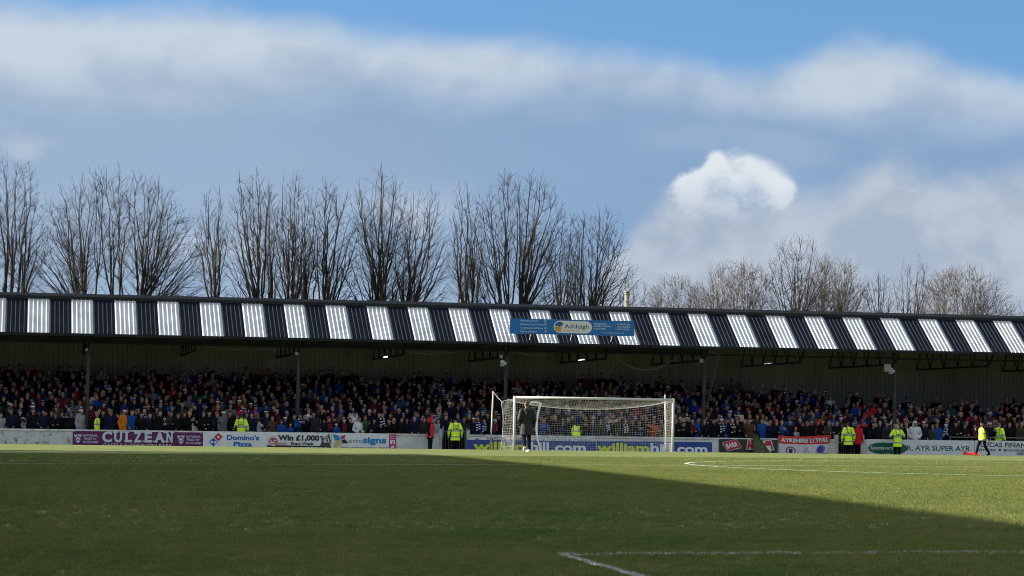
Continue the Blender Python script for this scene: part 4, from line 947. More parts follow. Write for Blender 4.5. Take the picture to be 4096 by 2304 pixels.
for k, mb in HW_.items():
    slots = {'beanie': 3, 'bobble_hat': 3, 'scarf': 2}.get(k, 1); HWM[k] = mb.mesh(k, [fab('black')]*slots if slots == 1 else [fab('black'), fab('white'), fab('red')][:slots], True)
    if slots > 1: HWM[k].polygons.foreach_set('material_index', mb.mi)
def setm(o, *ms_):
    for i, m_ in enumerate(ms_): o.material_slots[i].link = 'OBJECT'; o.material_slots[i].material = m_
def person(x, y, z, rz, scale, pose, jacket, head, label, group=None, skin=0, trousers='black', scarf=None, B=None, shoes='black'):
    d = B or BUILT[pose]; o = link('person', d['body'], None, (x, y, z)); o.rotation_euler.z = rz; o.scale = (scale,)*3
    tag(o, label, 'person', group); setm(o, M_SKIN[skin], m_fd)
    q = link('jacket', d['jacket'], o); setm(q, jacket if not isinstance(jacket, str) else fab(jacket))
    q = link('trousers', d['trousers'], o); setm(q, fab(trousers)); q = link('shoes', d['shoes'], o); setm(q, fab(shoes))
    kind, c1, c2, c3 = head
    if kind != 'bald':
        h = link('hair' if 'hair' in kind else kind, HWM[kind], o, d['head']); h.rotation_euler.z = d['yaw']
        if 'hair' in kind: setm(h, M_HAIR[c1])
        elif kind in ('beanie', 'bobble_hat'): setm(h, fab(c1), fab(c2), fab(c3))
        else: setm(h, fab(c1))
        if kind == 'cap':
            h2 = link('hair', HWM['cropped_hair'], o, d['head']-Vector((0, 0, .02))); h2.rotation_euler.z = d['yaw']; setm(h2, M_HAIR['dark'])
    if scarf: s = link('scarf', HWM['scarf'], o, d['neck']); setm(s, fab(scarf[0]), fab(scarf[1]))
    return o
def zone(px):
    for a, t in ((290, 'above the mossy bare wall'), (812, 'above the purple board'), (1068, 'above the pizza board'), (1325, 'above the lottery board'), (1585, 'above the sign maker board'), (1762, 'above the plain wall left of gate'), (1875, 'behind the first gate'), (2030, 'left of the goal net'), (2360, 'behind the left half of the goal'), (2695, 'behind the right half of the goal'), (2872, 'right of the goal'), (3110, 'above the black drinks banner'), (3340, 'above the red and white flag'), (3452, 'behind the second gate'), (3676, 'above the optician board'), (3898, 'above the green chant board')):
        if px < a: return t
    return 'above the finance board'
# ---- the front row, read off the photograph: x, head top y, jacket, headwear, turn
Z1 = lambda x: x/3.22
FR = []
def reg(x0, s, rows):
    for r in rows: FR.append((x0+r[0]/s, 1600+r[1]/s)+tuple(r[2:]))
H = lambda c='dark': ('hair', c, None, None)
Cp = lambda c: ('cap', c, None, None)
Bn = lambda a, b=None, c=None: ('beanie', a, b or a, c or a)
Bb = lambda a, b, c: ('bobble_hat', a, b, c)
Hd = lambda c: ('hood', c, None, None)
Ba = ('bald', None, None, None)
reg(0, 3.22, [(10, 160, 'lgrey', H()), (150, 112, 'navy', H('brown'), .5), (255, 118, 'black', Bn('grey'), -.5), (360, 168, 'lgrey', H(), -.6), (430, 105, 'black', H()), (500, 140, 'navy', Cp('blue')), (562, 118, 'navy', Cp('black'), -.5), (665, 140, 'navy', H('brown'), .3), (715, 168, 'black', H('brown'), 0, 'kid'), (797, 148, 'black', H(), -.6, 'shout'), (915, 150, 'black', ('long_hair', 'brown', None, None), -.6), (1040, 108, 'lgrey', Bb('royal', 'white', 'red'), -1.0), (1330, 130, 'black', H()), (1430, 115, 'navy', Cp('grey'), -.3), (1510, 172, 'dgrey', H('brown')), (1600, 115, 'orange', Bn('navy', 'white', 'red'), -.9), (1700, 122, 'blue', H('brown'), -.5), (1820, 160, 'black', H('brown'), 0), (1930, 160, 'navy', H(), -.4), (2000, 212, 'black', H('brown'), 0, 'kid'), (2062, 128, 'black', H(), -.6), (2120, 212, 'navy', H('brown'), 0, 'kid'), (2200, 140, 'dgrey', H(), -.8), (2290, 165, 'black', H('brown'), -.6), (2375, 152, 'black', H(), -.7), (2440, 140, 'black', Ba, -.5), (2490, 195, 'beige', Bn('black'), -.7)])
reg(800, 3.22, [(45, 148, 'black', Bn('grey'), -.6), (120, 80, 'black', Bn('black')), (215, 150, 'navy', Bb('navy', 'red', 'white'), -.7), (300, 132, 'grey', Bn('black', 'white', 'black'), -.7), (385, 140, 'black', H()), (480, 190, 'black', H('brown'), -.5), (600, 150, 'grey', Bn('red', 'royal', 'royal'), -.5), (665, 160, 'navy', H('brown')), (740, 165, 'olive', Cp('grey'), -.7), (800, 212, 'lgrey', Cp('black'), -.8, 'kid'), (862, 150, 'navy', H('brown'), -.4), (930, 205, 'brown', H('brown'), -.5), (938, 287, 'blue', Bn('navy', 'red', 'navy'), -.5, 'kid'), (1050, 252, 'blue', Bn('blue'), 0, 'kid'), (1095, 205, 'navy', Bn('black', 'white', 'black'), -.6), (1165, 302, 'blue', H('fair'), 0, 'kid'), (1215, 180, 'black', H(), -.3), (1290, 168, 'blue', Cp('dgrey'), -.4, 'scarf'), (1385, 202, 'black', Bn('cream'), 0, 'lean'), (1465, 150, 'dgrey', H()), (1540, 236, 'dgrey', Cp('royal'), -.6), (1600, 250, 'black', H('brown')), (1655, 212, 'navy', Bn('red', 'royal', 'royal'), -.5, 'scarf'), (1755, 296, 'blue', Bn('red', 'white', 'royal'), 0, 'kid'), (1860, 248, 'black', Bn('grey', 'white', 'grey'), 0, 'scarf'), (1935, 225, 'black', H()), (2000, 306, 'red', H('dark'), 0, 'kid'), (2048, 212, 'white', H('dark'), -.5), (2122, 205, 'green', H('brown'), 0, 'lean'), (2200, 312, 'black', H('brown'), 0, 'kid'), (2240, 240, 'black', H('dark')), (2287, 290, 'black', H('brown'), 0, 'kid'), (2350, 150, 'navy', H('brown'), 0, 'scarf'), (2420, 290, 'black', H('dark'), -.2, 'lean'), (2500, 232, 'black', ('long_hair', 'fair', None, None), 0)])
reg(1600, 3.22, [(20, 222, 'black', H()), (90, 232, 'black', H(), .3), (185, 202, 'navy', H('brown'), -.2), (310, 220, 'dgrey', H('brown'), -.4), (495, 236, 'lgrey', Cp('black'), .5), (590, 186, 'navy', H('brown'), -.4, 'shout'), (640, 252, 'black', Bn('black'), 0), (825, 222, 'dgrey', H('ginger'), 0), (892, 170, 'black', Ba), (950, 216, 'navy', Bn('royal', 'white', 'royal'), .3), (1000, 212, 'royal', H('brown'), 0, 'scarf'), (1085, 236, 'black', H('dark'), .2, 'scarf'), (1225, 236, 'navy', Bn('royal', 'white', 'royal'), 0, 'scarf'), (1340, 242, 'black', H('dark'), .3), (1420, 190, 'black', H()), (1520, 165, 'navy', H('brown')), (1600, 230, 'black', H()), (1760, 250, 'black', Cp('navy')), (1850, 225, 'blue', H('brown')), (1940, 300, 'black', H('brown'), 0, 'scarf'), (2000, 150, 'black', H('fair')), (2090, 285, 'blue', H('brown'), 0, 'lean'), (2165, 210, 'black', H()), (2390, 200, 'black', H('brown')), (2480, 260, 'blue', H('grey'), 0)])
reg(2400, 3.22, [(10, 230, 'dgrey', H('brown')), (90, 215, 'royal', Bn('lgrey'), 0, 'scarf2'), (170, 230, 'black', H()), (240, 200, 'olive', H()), (330, 240, 'navy', H('brown'), 0, 'scarf'), (420, 240, 'black', H()), (510, 266, 'royal', H('brown')), (590, 210, 'black', H('brown')), (690, 250, 'rust', H('brown'), .2, 'folded'), (790, 250, 'grey', H('grey'), .3), (880, 220, 'black', H()), (975, 230, 'black', H('brown'), -.4), (1035, 215, 'dgrey', Bn('lgrey')), (1080, 278, 'black', H('dark'), 0, 'shout'), (1190, 250, 'black', H('grey'), 0, 'scarf'), (1270, 225, 'blue', H('brown'), -.4), (1345, 245, 'black', Hd('grey'), 0), (1470, 236, 'black', H('dark'), 0, 'shout'), (1565, 158, 'navy', Bb('purple', 'white', 'purple'), 0, 'scarf'), (1620, 200, 'blue', Bn('royal')), (1705, 235, 'black', H('grey'), 0, 'scarf'), (1770, 238, 'black', H('brown'), .4), (1860, 250, 'black', H('grey'), -.4), (1920, 215, 'brown', ('long_hair', 'brown', None, None), 0), (1985, 330, 'black', Bn('pink', 'royal', 'white'), 0, 'kid'), (2085, 190, 'blue', H('brown'), -.3), (2195, 255, 'navy', H('ginger'), .6), (2270, 255, 'black', Bn('royal', 'red', 'white'), -.7), (2340, 260, 'blue', H('grey'), 0), (2385, 350, 'blue', Hd('lgrey'), .3, 'kid'), (2445, 250, 'black', H('dark'), 0), (2520, 348, 'lgrey', Bn('pink'), 0, 'kid')])
reg(3200, 2.875, [(30, 252, 'black', H()), (80, 235, 'black', H('brown')), (132, 222, 'black', H('brown'), .3), (207, 230, 'red', Hd('red'), 0), (260, 210, 'black', H('dark')), (330, 235, 'olive', H('ginger'), -.5), (420, 235, 'black', H('dark'), -.6), (490, 290, 'navy', Bb('purple', 'royal', 'pink'), -.4, 'kid', 'scarf'), (735, 240, 'black', H('dark')), (820, 255, 'black', H('brown'), -.3, 'lean'), (868, 265, 'dgrey', H('grey'), -.6), (915, 238, 'navy', H('grey'), -.8), (1000, 246, 'dgrey', Cp('black'), -.4), (1083, 262, 'grey', H('dark'), -.5), (1165, 255, 'black', H('brown')), (1222, 255, 'white', Ba, 0, 'pockets'), (1322, 240, 'white', Hd('white'), .2, 'pockets'), (1425, 246, 'navy', Bn('cream', 'red', 'cream'), .4), (1525, 276, 'olive', H('brown'), .3), (1575, 260, 'blue', H('brown'), .3), (1680, 268, 'navy', Bb('royal', 'white', 'red'), .6, 'kid2', 'scarf'), (1790, 230, 'black', Cp('black'), -.3, 'folded'), (1893, 268, 'black', H('dark'), 0, 'folded'), (2003, 272, 'black', H('dark'), 0, 'scarf'), (2180, 222, 'navy', Bn('royal', 'white', 'red'), -.5), (2410, 222, 'black', H('dark'), 0), (2545, 222, 'olive', H('grey'), -.3)])
for k, px in enumerate((-60, -130, 4130, 4190)): FR.append((px, 1650 if px < 0 else 1690, 'navy', H(), 0))
def hdesc(head):
    k, a, b, c_ = head
    if k == 'bald': return 'bald head'
    if k == 'hair': return {'dark': 'dark hair', 'brown': 'brown hair', 'ginger': 'ginger hair', 'fair': 'fair hair', 'grey': 'grey hair'}[a]
    if k == 'long_hair': return 'long %s hair' % {'brown': 'brown', 'fair': 'fair', 'dark': 'dark'}[a]
    return '%s %s' % (CN[a], {'beanie': 'beanie', 'bobble_hat': 'bobble hat', 'cap': 'cap', 'hood': 'hood up'}[k])
PEOPLE = []       # every individual: (px, row, dict) -> placed with a label of its own afterwards
R = random.Random(21)
for q in FR:
    px, py, jk, hd = q[:4]; turn = q[4] if len(q) > 4 else R.uniform(-.4, .4); fl = q[5:]
    y = ROW0Y+R.uniform(-.1, .12); p = at(px, py, y)
    sc_ = min(1.06, max(.60, (p.z-ROW0Z)/1.775)); pose = next((f for f in fl if f in POSES), None) or R.choice(['idle', 'idle', 'pockets', 'pockets', 'idle_l', 'idle_r', 'folded', 'clap'])
    if sc_ < .80 and 'kid' not in fl and 'kid2' not in fl: sc_ = max(sc_, .86)
    if 'lean' == pose: sc_ = min(1.0, sc_*1.06)
    sf = ('royal', 'white') if 'scarf2' in fl else (R.choice([('royal', 'white'), ('royal', 'red'), ('navy', 'red'), ('black', 'white')]) if 'scarf' in fl else None)
    PEOPLE.append((px, 0, dict(x=p.x, y=y, z=ROW0Z, rz=-turn*.8, scale=sc_, pose=pose, jacket=jk, head=hd, scarf=sf, kid=sc_ < .8)))
JW = ['black']*46+['navy']*26+['dgrey']*10+['blue']*5+['royal']*3+['grey']*4+['olive']*4+['brown']*3+['lgrey']*2+['red']*2+['maroon']*3+['teal']*2+['beige']*1+['white']*1+['green']*2
def rhead(R):
    t = R.random()
    if t < .60: return H(R.choice(['dark', 'dark', 'brown', 'brown', 'brown', 'ginger', 'fair', 'grey', 'grey']))
    if t < .66: return Ba
    if t < .69: return ('long_hair', R.choice(['brown', 'fair', 'dark']), None, None)
    if t < .78: return Cp(R.choice(['black', 'navy', 'grey', 'royal', 'dgrey']))
    if t < .80: return Hd(R.choice(['grey', 'black', 'navy']))
    if t < .94: a = R.choice(['black', 'navy', 'royal', 'grey', 'royal', 'lgrey']); return Bn(a, R.choice([a, a, a, 'white', 'red', 'royal']), R.choice([a, a, 'white', 'royal']))
    return Bb(R.choice(['royal', 'navy', 'royal', 'black', 'grey']), R.choice(['royal', 'white', 'navy', 'red']), R.choice(['white', 'red', 'royal']))
def maxrow(px): return np.interp(px, [-200, 2500, 2950, 3300, 3600, 4300], [12.6, 12.4, 11.2, 9.6, 8.2, 7.4])
REST = []
xA, xB = xat(-60, 116, 1.5), xat(4160, 116, 1.5)
for r in range(1, NROW):
    y = ROW0Y+r*ROWD; z = ROW0Z+r*ROWH; x = xat(-110, y, z+1.6)+R.uniform(0, .4); xe = xat(4200, y, z+1.6)
    while x < xe:
        d = Vector((x, y, z+1.7-CAMZ)); px = 2048+F*d.dot(r2)/d.dot(fw); mr = maxrow(px)
        occ = .95 if r < mr-4 else (.86 if r < mr-1.5 else (.62 if r <= mr else .0))
        if R.random() < occ and min(abs(x-c) for c in CX) > .0:
            t = dict(x=x+R.uniform(-.07, .07), y=y+R.uniform(-.16, .16), z=z, rz=R.gauss(float(np.interp(px, [0, 4096], [.35, -.2])), .36), scale=R.choice([R.gauss(.985, .035)]*7+[.86]), pose=R.choice(['idle', 'idle_l', 'idle_r', 'pockets', 'pockets', 'folded', 'clap', 'clap', 'shout', 'shout', 'point', 'phone'] if R.random() < .42 else ['idle', 'idle_l', 'idle_r', 'pockets']), jacket=R.choice(JW), head=rhead(R), scarf=R.choice([('royal', 'white'), ('royal', 'red'), ('navy', 'red')]) if R.random() < .14 else None, kid=False)
            (PEOPLE if r <= 2 and len(PEOPLE) < 300 and -20 < px < 4110 else REST).append((px, r, t))
        x += R.uniform(.46, .60)
def place_people():
    ROWN = ['front row', 'second row', 'third row']; cnt = {}
    for px, r, t in sorted(PEOPLE, key=lambda e: (e[1], e[0])):
        zn = zone(px); k = (zn, r); cnt[k] = cnt.get(k, 0)+1
    seen = {}
    NUM = 'first second third fourth fifth sixth seventh eighth ninth tenth eleventh twelfth thirteenth fourteenth fifteenth sixteenth seventeenth eighteenth nineteenth twentieth twenty-first twenty-second twenty-third twenty-fourth twenty-fifth twenty-sixth twenty-seventh twenty-eighth twenty-ninth thirtieth'.split()
    for px, r, t in sorted(PEOPLE, key=lambda e: (e[1], e[0])):
        zn = zone(px); k = (zn, r); seen[k] = seen.get(k, 0)+1
        lb = '%s in %s with %s, %s, %s from left %s' % ('child' if t['kid'] else 'spectator', CN[t['jacket']], hdesc(t['head']), ROWN[r], NUM[seen[k]-1], zn)
        w = lb.split()
        if len(w) > 16: lb = '%s in %s, %s, %s from left %s' % ('child' if t['kid'] else 'spectator', CN[t['jacket']], ROWN[r], NUM[seen[k]-1], zn)
        person(t['x'], t['y'], t['z'], t['rz'], t['scale'], t['pose'], t['jacket'], t['head'], lb, 'spectators in the covered terrace', R.randrange(4), R.choice(['black', 'navy', 'dgrey', 'navy']), t['scarf'])
place_people()
# ---- everyone further back: one crowd
def crowd():
    def arr(me):
        n = len(me.vertices); v = np.empty(n*3, 'f4'); me.vertices.foreach_get('co', v); me.calc_loop_triangles()
        f = np.empty(len(me.loop_triangles)*3, 'i4'); me.loop_triangles.foreach_get('vertices', f); return v.reshape(-1, 3), f.reshape(-1, 3)
    def lod(me, ratio):
        o = bpy.data.objects.new('t', me); COL.objects.link(o); d = o.modifiers.new('d', 'DECIMATE'); d.ratio = ratio
        dg = bpy.context.evaluated_depsgraph_get(); out = bpy.data.meshes.new_from_object(o.evaluated_get(dg)); bpy.data.objects.remove(o); return out
    L_ = {}
    for k, d in BUILT.items():
        bd = arr(lod(d['body'], .14)); keep = (bd[0][bd[1]].mean(1)[:, 2] > .75); bd = (bd[0], bd[1][keep])
        L_[k] = [(bd, 'skin'), (arr(lod(d['jacket'], .10)), 'jk'), (arr(lod(d['trousers'], .06)), 'tr')]
    Hm = {k: (arr(me), me) for k, me in HWM.items()}
    hmi = {}
    for k, me in HWM.items():
        mi = np.empty(len(me.polygons), 'i4'); me.polygons.foreach_get('material_index', mi); tp = np.empty(len(me.loop_triangles), 'i4'); me.loop_triangles.foreach_get('polygon_index', tp); hmi[k] = mi[tp]
    V, Fc, Cc = [], [], []; n0 = 0
    def put(v, f, M_, off, col):
        nonlocal n0
        V.append(v@M_.T+off); Fc.append(f+n0); n0 += len(v); Cc.append(np.broadcast_to(np.asarray(col, 'f4'), (len(f), 3)) if np.ndim(col) == 1 else col)
    for px, r, t in REST:
        d = BUILT[t['pose']]; c_, s_ = cos(t['rz']), sin(t['rz']); Rz = np.array([[c_, -s_, 0], [s_, c_, 0], [0, 0, 1]])*t['scale']; off = np.array([t['x'], t['y'], t['z']])
        sk = np.array(R.choice(SKIN))*R.uniform(.8, 1.05)
        for (v, f), kind in L_[t['pose']]: put(v, f, Rz, off, sk if kind == 'skin' else (np.array(C_[t['jacket']])*R.uniform(.7, 1.4) if kind == 'jk' else np.array(C_[R.choice(['black', 'navy', 'dgrey'])])))
        k, a, b, c3 = t['head']
        if k != 'bald':
            yw = d['yaw']; Rh = Rz@np.array([[cos(yw), -sin(yw), 0], [sin(yw), cos(yw), 0], [0, 0, 1]]); (v, f), me = Hm[k]
            if 'hair' in k: col = np.array(HAIRC[a])
            else: pal = np.array([C_[a], C_[b or a], C_[c3 or a]], 'f4'); col = pal[hmi[k]]
            put(v, f, Rh, off+Rz@np.array(d['head']), col)
        if t['scarf']: (v, f), me = Hm['scarf']; put(v, f, Rz, off+Rz@np.array(d['neck']), np.array([C_[t['scarf'][0]], C_[t['scarf'][1]]], 'f4')[hmi['scarf']])
    V = np.concatenate(V).astype('f4'); Fc = np.concatenate(Fc).astype('i4'); Cc = np.concatenate(Cc).astype('f4')
    me = bpy.data.meshes.new('crowd'); me.vertices.add(len(V)); me.vertices.foreach_set('co', V.ravel()); me.loops.add(len(Fc)*3); me.loops.foreach_set('vertex_index', Fc.ravel())
    me.polygons.add(len(Fc)); me.polygons.foreach_set('loop_start', np.arange(0, len(Fc)*3, 3, dtype='i4')); me.polygons.foreach_set('use_smooth', np.ones(len(Fc), bool)); me.update(calc_edges=True)
    at_ = me.attributes.new('cloth', 'FLOAT_COLOR', 'FACE'); rgba = np.ones((len(Fc), 4), 'f4'); rgba[:, :3] = Cc; at_.data.foreach_set('color', rgba.ravel())
    m_ = bpy.data.materials.new('crowd_cloth'); m_.use_nodes = True; nt = m_.node_tree; a = nt.nodes.new('ShaderNodeAttribute'); a.attribute_name = 'cloth'; bs = nt.nodes['Principled BSDF']; nt.links.new(a.outputs['Color'], bs.inputs['Base Color']); bs.inputs['Roughness'].default_value = .8; bs.inputs['Specular IOR Level'].default_value = .1
    me.materials.append(m_); tag(link('crowd', me), 'dense standing crowd in dark winter clothes filling the back of the terrace', 'crowd', kind='stuff')
    print('individuals', len(PEOPLE), 'rest', len(REST), 'crowd tris', len(Fc))
crowd()
# ------------------------------------------------------------------ stewards and the others on the track
HV = mat('hi_vis_yellow', (.62, .93, .02), .6, .06, 5., .3, 14); m_ref = mat('reflective_grey', (.26, .27, .28), .4)
def torso_piece(j, bulk=1.12, hem=.80):
    c_ = MB(); hipc = j['hip']
    capsule(c_, Vector((0, .0, hem)), hipc, .158*bulk, .152*bulk, X_, 1.30, flat=True); capsule(c_, hipc, j['waist'], .152*bulk, .150*bulk, X_, 1.30); capsule(c_, j['waist'], j['chest'], .148*bulk, .157*bulk, X_, 1.33); capsule(c_, j['chest'], j['neck']-Vector((0, 0, .07)), .150*bulk, .085, X_, 1.5)
    return remesh(c_, .016, 3)
def hv_slots(me, j, vest=False):
    me.materials.clear(); me.materials.append(HV); me.materials.append(m_ref)
    for p in me.polygons:
        x, y, z = p.center; b = 0
        if abs(x) < .30 and (abs(z-.84) < .032 or abs(z-1.13) < .034): b = 1
        if abs(x) >= .19 and not vest and (abs(z-1.17) < .04 or abs(z-.93) < .03): b = 1
        if z > 1.13 and .095 < abs(x) < .145: b = 1
        p.material_index = b
from mathutils.bvhtree import BVHTree
def back_print(o, d, body, z, h, w, col, bold=.04, shapes=None):
    """lettering laid on the back (+y side) of the jacket"""
    me = d['jacket']; bvh = BVHTree.FromPolygons([v.co for v in me.vertices], [tuple(p.vertices) for p in me.polygons])
    def drop(x, zz, off):
        r = bvh.ray_cast(Vector((x, 1, zz)), Vector((0, -1, 0))); return (x, (r[0].y if r[0] else .2)+off, zz)
    if shapes:
        for pts, c_ in shapes: MB().add([drop(x, zz, .012) for x, zz in pts], [tuple(range(len(pts)))]).build('emblem', P(c_), o)
        return
    v, f = text_mesh(body, bold); lo, hi = v[:, 0].min(), v[:, 0].max()
    q = [drop(-((a-lo)/(hi-lo)-.5)*w, z+b/.73*h, .010) for a, b in v]; MB().add(q, f).build('number', P(col), o)
EMB = [([(.075, 1.36), (.03, 1.36), (.055, 1.41)], (.02, .02, .05)), ([(.04, 1.36), (-.005, 1.36), (.015, 1.41)], (.30, .03, .02)), ([(.0, 1.36), (-.075, 1.36), (-.04, 1.42)], (.01, .02, .08)), ([(.075, 1.315), (.075, 1.345), (-.075, 1.345), (-.075, 1.315)], (.02, .16, .12))]
def hero(pose, **k): d = build_pose(dict(pose), k.get('voxel', .014)); face_marks(d['body'], d['head'], d['yaw']); d['body'].materials.append(M_SKIN[0]); d['body'].materials.append(m_fd); [d[p].materials.append(fab('black')) for p in ('jacket', 'trousers', 'shoes')]; return d
def place(px, py_top, Y, z, rz, d, jacket, head, label, k=None, **kw):
    top = at(px, py_top, Y); sc_ = k or (top.z-z)/1.775
    return person(top.x, Y, z, rz, sc_, None, jacket, head, label, None, B=d, **kw)
def heroes():
    PI = pi
    # the man in the long black coat, walking away
    d = hero(dict(legL=((-.10, -.10, .50), (-.11, -.04, .09)), legR=((.10, .04, .49), (.13, .33, .20)), toeR=(0, -.055, -.135), toeL=(.05, -.17, -.045), hem=.60, flare=1.16, bulk=1.06, hood=True, armL=((-.275, .03, 1.14), (-.27, -.08, .88)), armR=((.27, .05, 1.13), (.22, -.13, .94)), turn=-.25), voxel=.012)
    Y = 88.2; g = gzf(at(2110, 1700, Y).x, Y); o = place(2108, 1604, Y, g, PI, d, mat('black_parka', (.009, .0095, .0105), .7, .3, 7., .5, 18), H('brown'), 'man in long black hooded coat and white shoes walking toward the goal', trousers='black', shoes='white')
    s = MB(); jj = d['j']; 
    # steward 557, behind the wall
    hs = dict(bulk=1.14, hem=.72, flare=1.10, hood=True)
    A = hero(dict(hs, armL=((-.31, .02, 1.12), (-.30, -.10, .87)), armR=((.33, -.06, 1.12), (.38, -.22, .92)))); hv_slots(A['jacket'], A['j'])
    B = hero(dict(hs, armL=((-.32, .03, 1.14), (-.33, -.02, .88)), armR=((.32, .03, 1.14), (.33, -.02, .88)), hem=.66)); hv_slots(B['jacket'], B['j'])
    Cc = hero(dict(hs, armL=((-.38, -.02, 1.17), (-.20, -.22, 1.36)), armR=((.38, -.02, 1.17), (.20, -.22, 1.36)), handL=(.4, 0, 1), handR=(-.4, 0, 1), hem=.62, hood=False)); hv_slots(Cc['jacket'], Cc['j'])
    Dd = hero(dict(hs, lean=.75, armL=((-.36, -.42, 1.10), (-.26, -.60, .90)), armR=((.36, -.42, 1.10), (.26, -.60, .90)), hood=False)); hv_slots(Dd['jacket'], Dd['j'])
    def hv(d, *a, **k): o = place(*a, d=d, jacket=None, **k) if False else None
    def steward(px, py, Y, z, rz, d, head, label, num=None, k=None, emb=True, **kw):
        o = place(px, py, Y, z, rz, d, HV, head, label, k=k, **kw)
        if num: back_print(o, d, num, 1.19, .085, .20, INK)
        if num and emb: back_print(o, d, None, 0, 0, 0, None, shapes=EMB)
        return o
    steward(966, 1655, 115.62, ROW0Z, PI-.15, A, H('dark'), 'steward in yellow jacket numbered 557 above the pizza board', '557', shoes='black')
    steward(1822, 1670, 114.25, gzf(20, 114.2), PI+.1, B, Bn('black'), 'steward in yellow jacket numbered 750 standing at the first gate', '750')
    steward(3393, 1688, 114.3, gzf(37, 114.3), PI+.15, B, H('dark'), 'steward in yellow jacket numbered 721 standing at the second gate', '721', emb=False)
    steward(3590, 1697, 114.2, gzf(40, 114.2), PI+.1, Cc, ('long_hair', 'fair', None, None), 'fair-haired steward in yellow jacket numbered 559 by the optician board', '559', emb=False)
    steward(2305, 1690, 115.45, ROW0Z, PI, Dd, H('dark'), 'steward in yellow jacket bending down behind the goal net', k=1.0)
    steward(3996, 1690, 115.6, ROW0Z, PI/2+.5, A, Bn('grey'), 'steward in yellow jacket and grey beanie behind the wall at right')
    # yellow and red vests over dark jackets
    def vest(o, d, m_, nm='vest', slots=True):
        me = torso_piece(d['j'])
        if slots: hv_slots(me, d['j'], True)
        else: me.materials.append(m_)
        return link(nm, me, o)
    E = hero(dict(turn=.5)); o = place(385, 1643, 115.6, ROW0Z, .9, E, 'black', H('ginger'), 'ginger steward in yellow vest beside the leftmost column'); vest(o, E, HV)
    Wk = hero(dict(legL=((-.09, -.22, .52), (-.10, -.33, .10)), legR=((.09, .10, .50), (.10, .36, .14)), toeR=(0, -.13, -.08), armL=((-.28, -.02, 1.14), (-.24, -.24, 1.30)), armR=((.30, .10, 1.14), (.29, .08, .88)), handL=(.2, -.2, 1)))
    Y = 107.; o = place(3930, 1685, Y, gzf(43, Y)+.005, -PI/2+.35, Wk, 'black', Bn('black'), 'walking steward in yellow vest and black trousers at far right'); vest(o, Wk, HV)
    F_ = hero(dict(hem=.72, turn=.3)); o = place(1722, 1668, 114.4, gzf(18, 114.4), PI/2-.5, F_, 'black', Hd('red'), 'youngster in red hood and red bib in front of the wall', trousers='navy'); vest(o, F_, mat('red_bib', (.50, .015, .03), .75, .1, 8., .3, 20), 'bib', False)
    G_ = hero(dict(hem=.70, turn=.5, bulk=1.06)); o = place(3431, 1690, 114.4, gzf(37.5, 114.4), PI/2+.7, G_, 'red', Cp('olive'), 'man in red jacket and striped tracksuit trousers by the second gate')
    for s in (-1, 1):
        mb = MB(); mb.beam((s*.195, .0, .86), (s*.188, -.005, .5), .03, .012); mb.beam((s*.188, -.005, .5), (s*.172, .02, .12), .03, .012); mb.build('side_stripe', fab('white'), o)
    # white strip hanging from the net
    Y = 109.6; pts = [(2122, 1614), (2130, 1609), (2142, 1607.5), (2152, 1611), (2163, 1613), (2158, 1630), (2152, 1655), (2148, 1685), (2146, 1712), (2147, 1735), (2152, 1760), (2158, 1785), (2163, 1806)]
    Q = [at(*p, Y) for p in pts]; t = empty('white_strip', Q[-1], 'long white strip hanging from the goal net beside the walking man', 'strip'); v = []; f = []
    for i, p in enumerate(Q):
        dd = (Q[min(i+1, len(Q)-1)]-Q[max(0, i-1)]).normalized(); n_ = Vector((-dd.z, 0, dd.x)); w = .050 if i < 7 else .038
        for s in (-1, 1):
            for yo in (-.012, .012): q = p+n_*w*s+Vector((0, yo+.03*sin(i*1.3), 0))-Q[-1]; v.append(q)
    for i in range(len(Q)-1):
        a = 4*i; b = a+4; f += [(a, b, b+2, a+2), (a+1, a+3, b+3, b+1), (a, a+1, b+1, b), (a+2, b+2, b+3, a+3)]
    MB().add(v, f).build('strip', mat('white_plastic', (.68, .68, .70), .45), t)
    # red flag lying on the track
    Y = 106.; p = at(3885, 1821, Y); t = empty('red_flag', (p.x, Y, gzf(p.x, Y)), 'small red flag lying on the grass beside the walking steward', 'flag')
    v = []; f = []; nx, ny = 14, 5
    for j in range(ny):
        for i in range(nx): u, w = i/(nx-1), j/(ny-1); v.append((-.34+u*.72, -.16+.32*w, .03+.16*(1-u*.55)*(1-abs(2*w-1)**2)+.025*sin(u*11+w*4)))
    for j in range(ny-1):
        for i in range(nx-1): a = j*nx+i; f.append((a, a+1, a+nx+1, a+nx))
    MB().add(v, f).build('cloth', mat('flag_cloth_red', (.60, .02, .015), .6, .1, 9.), t, True); MB().tube([(-.36, 0, .04), (.62, .02, .03)], .012, 6).build('stick', m_pole, t)
heroes()
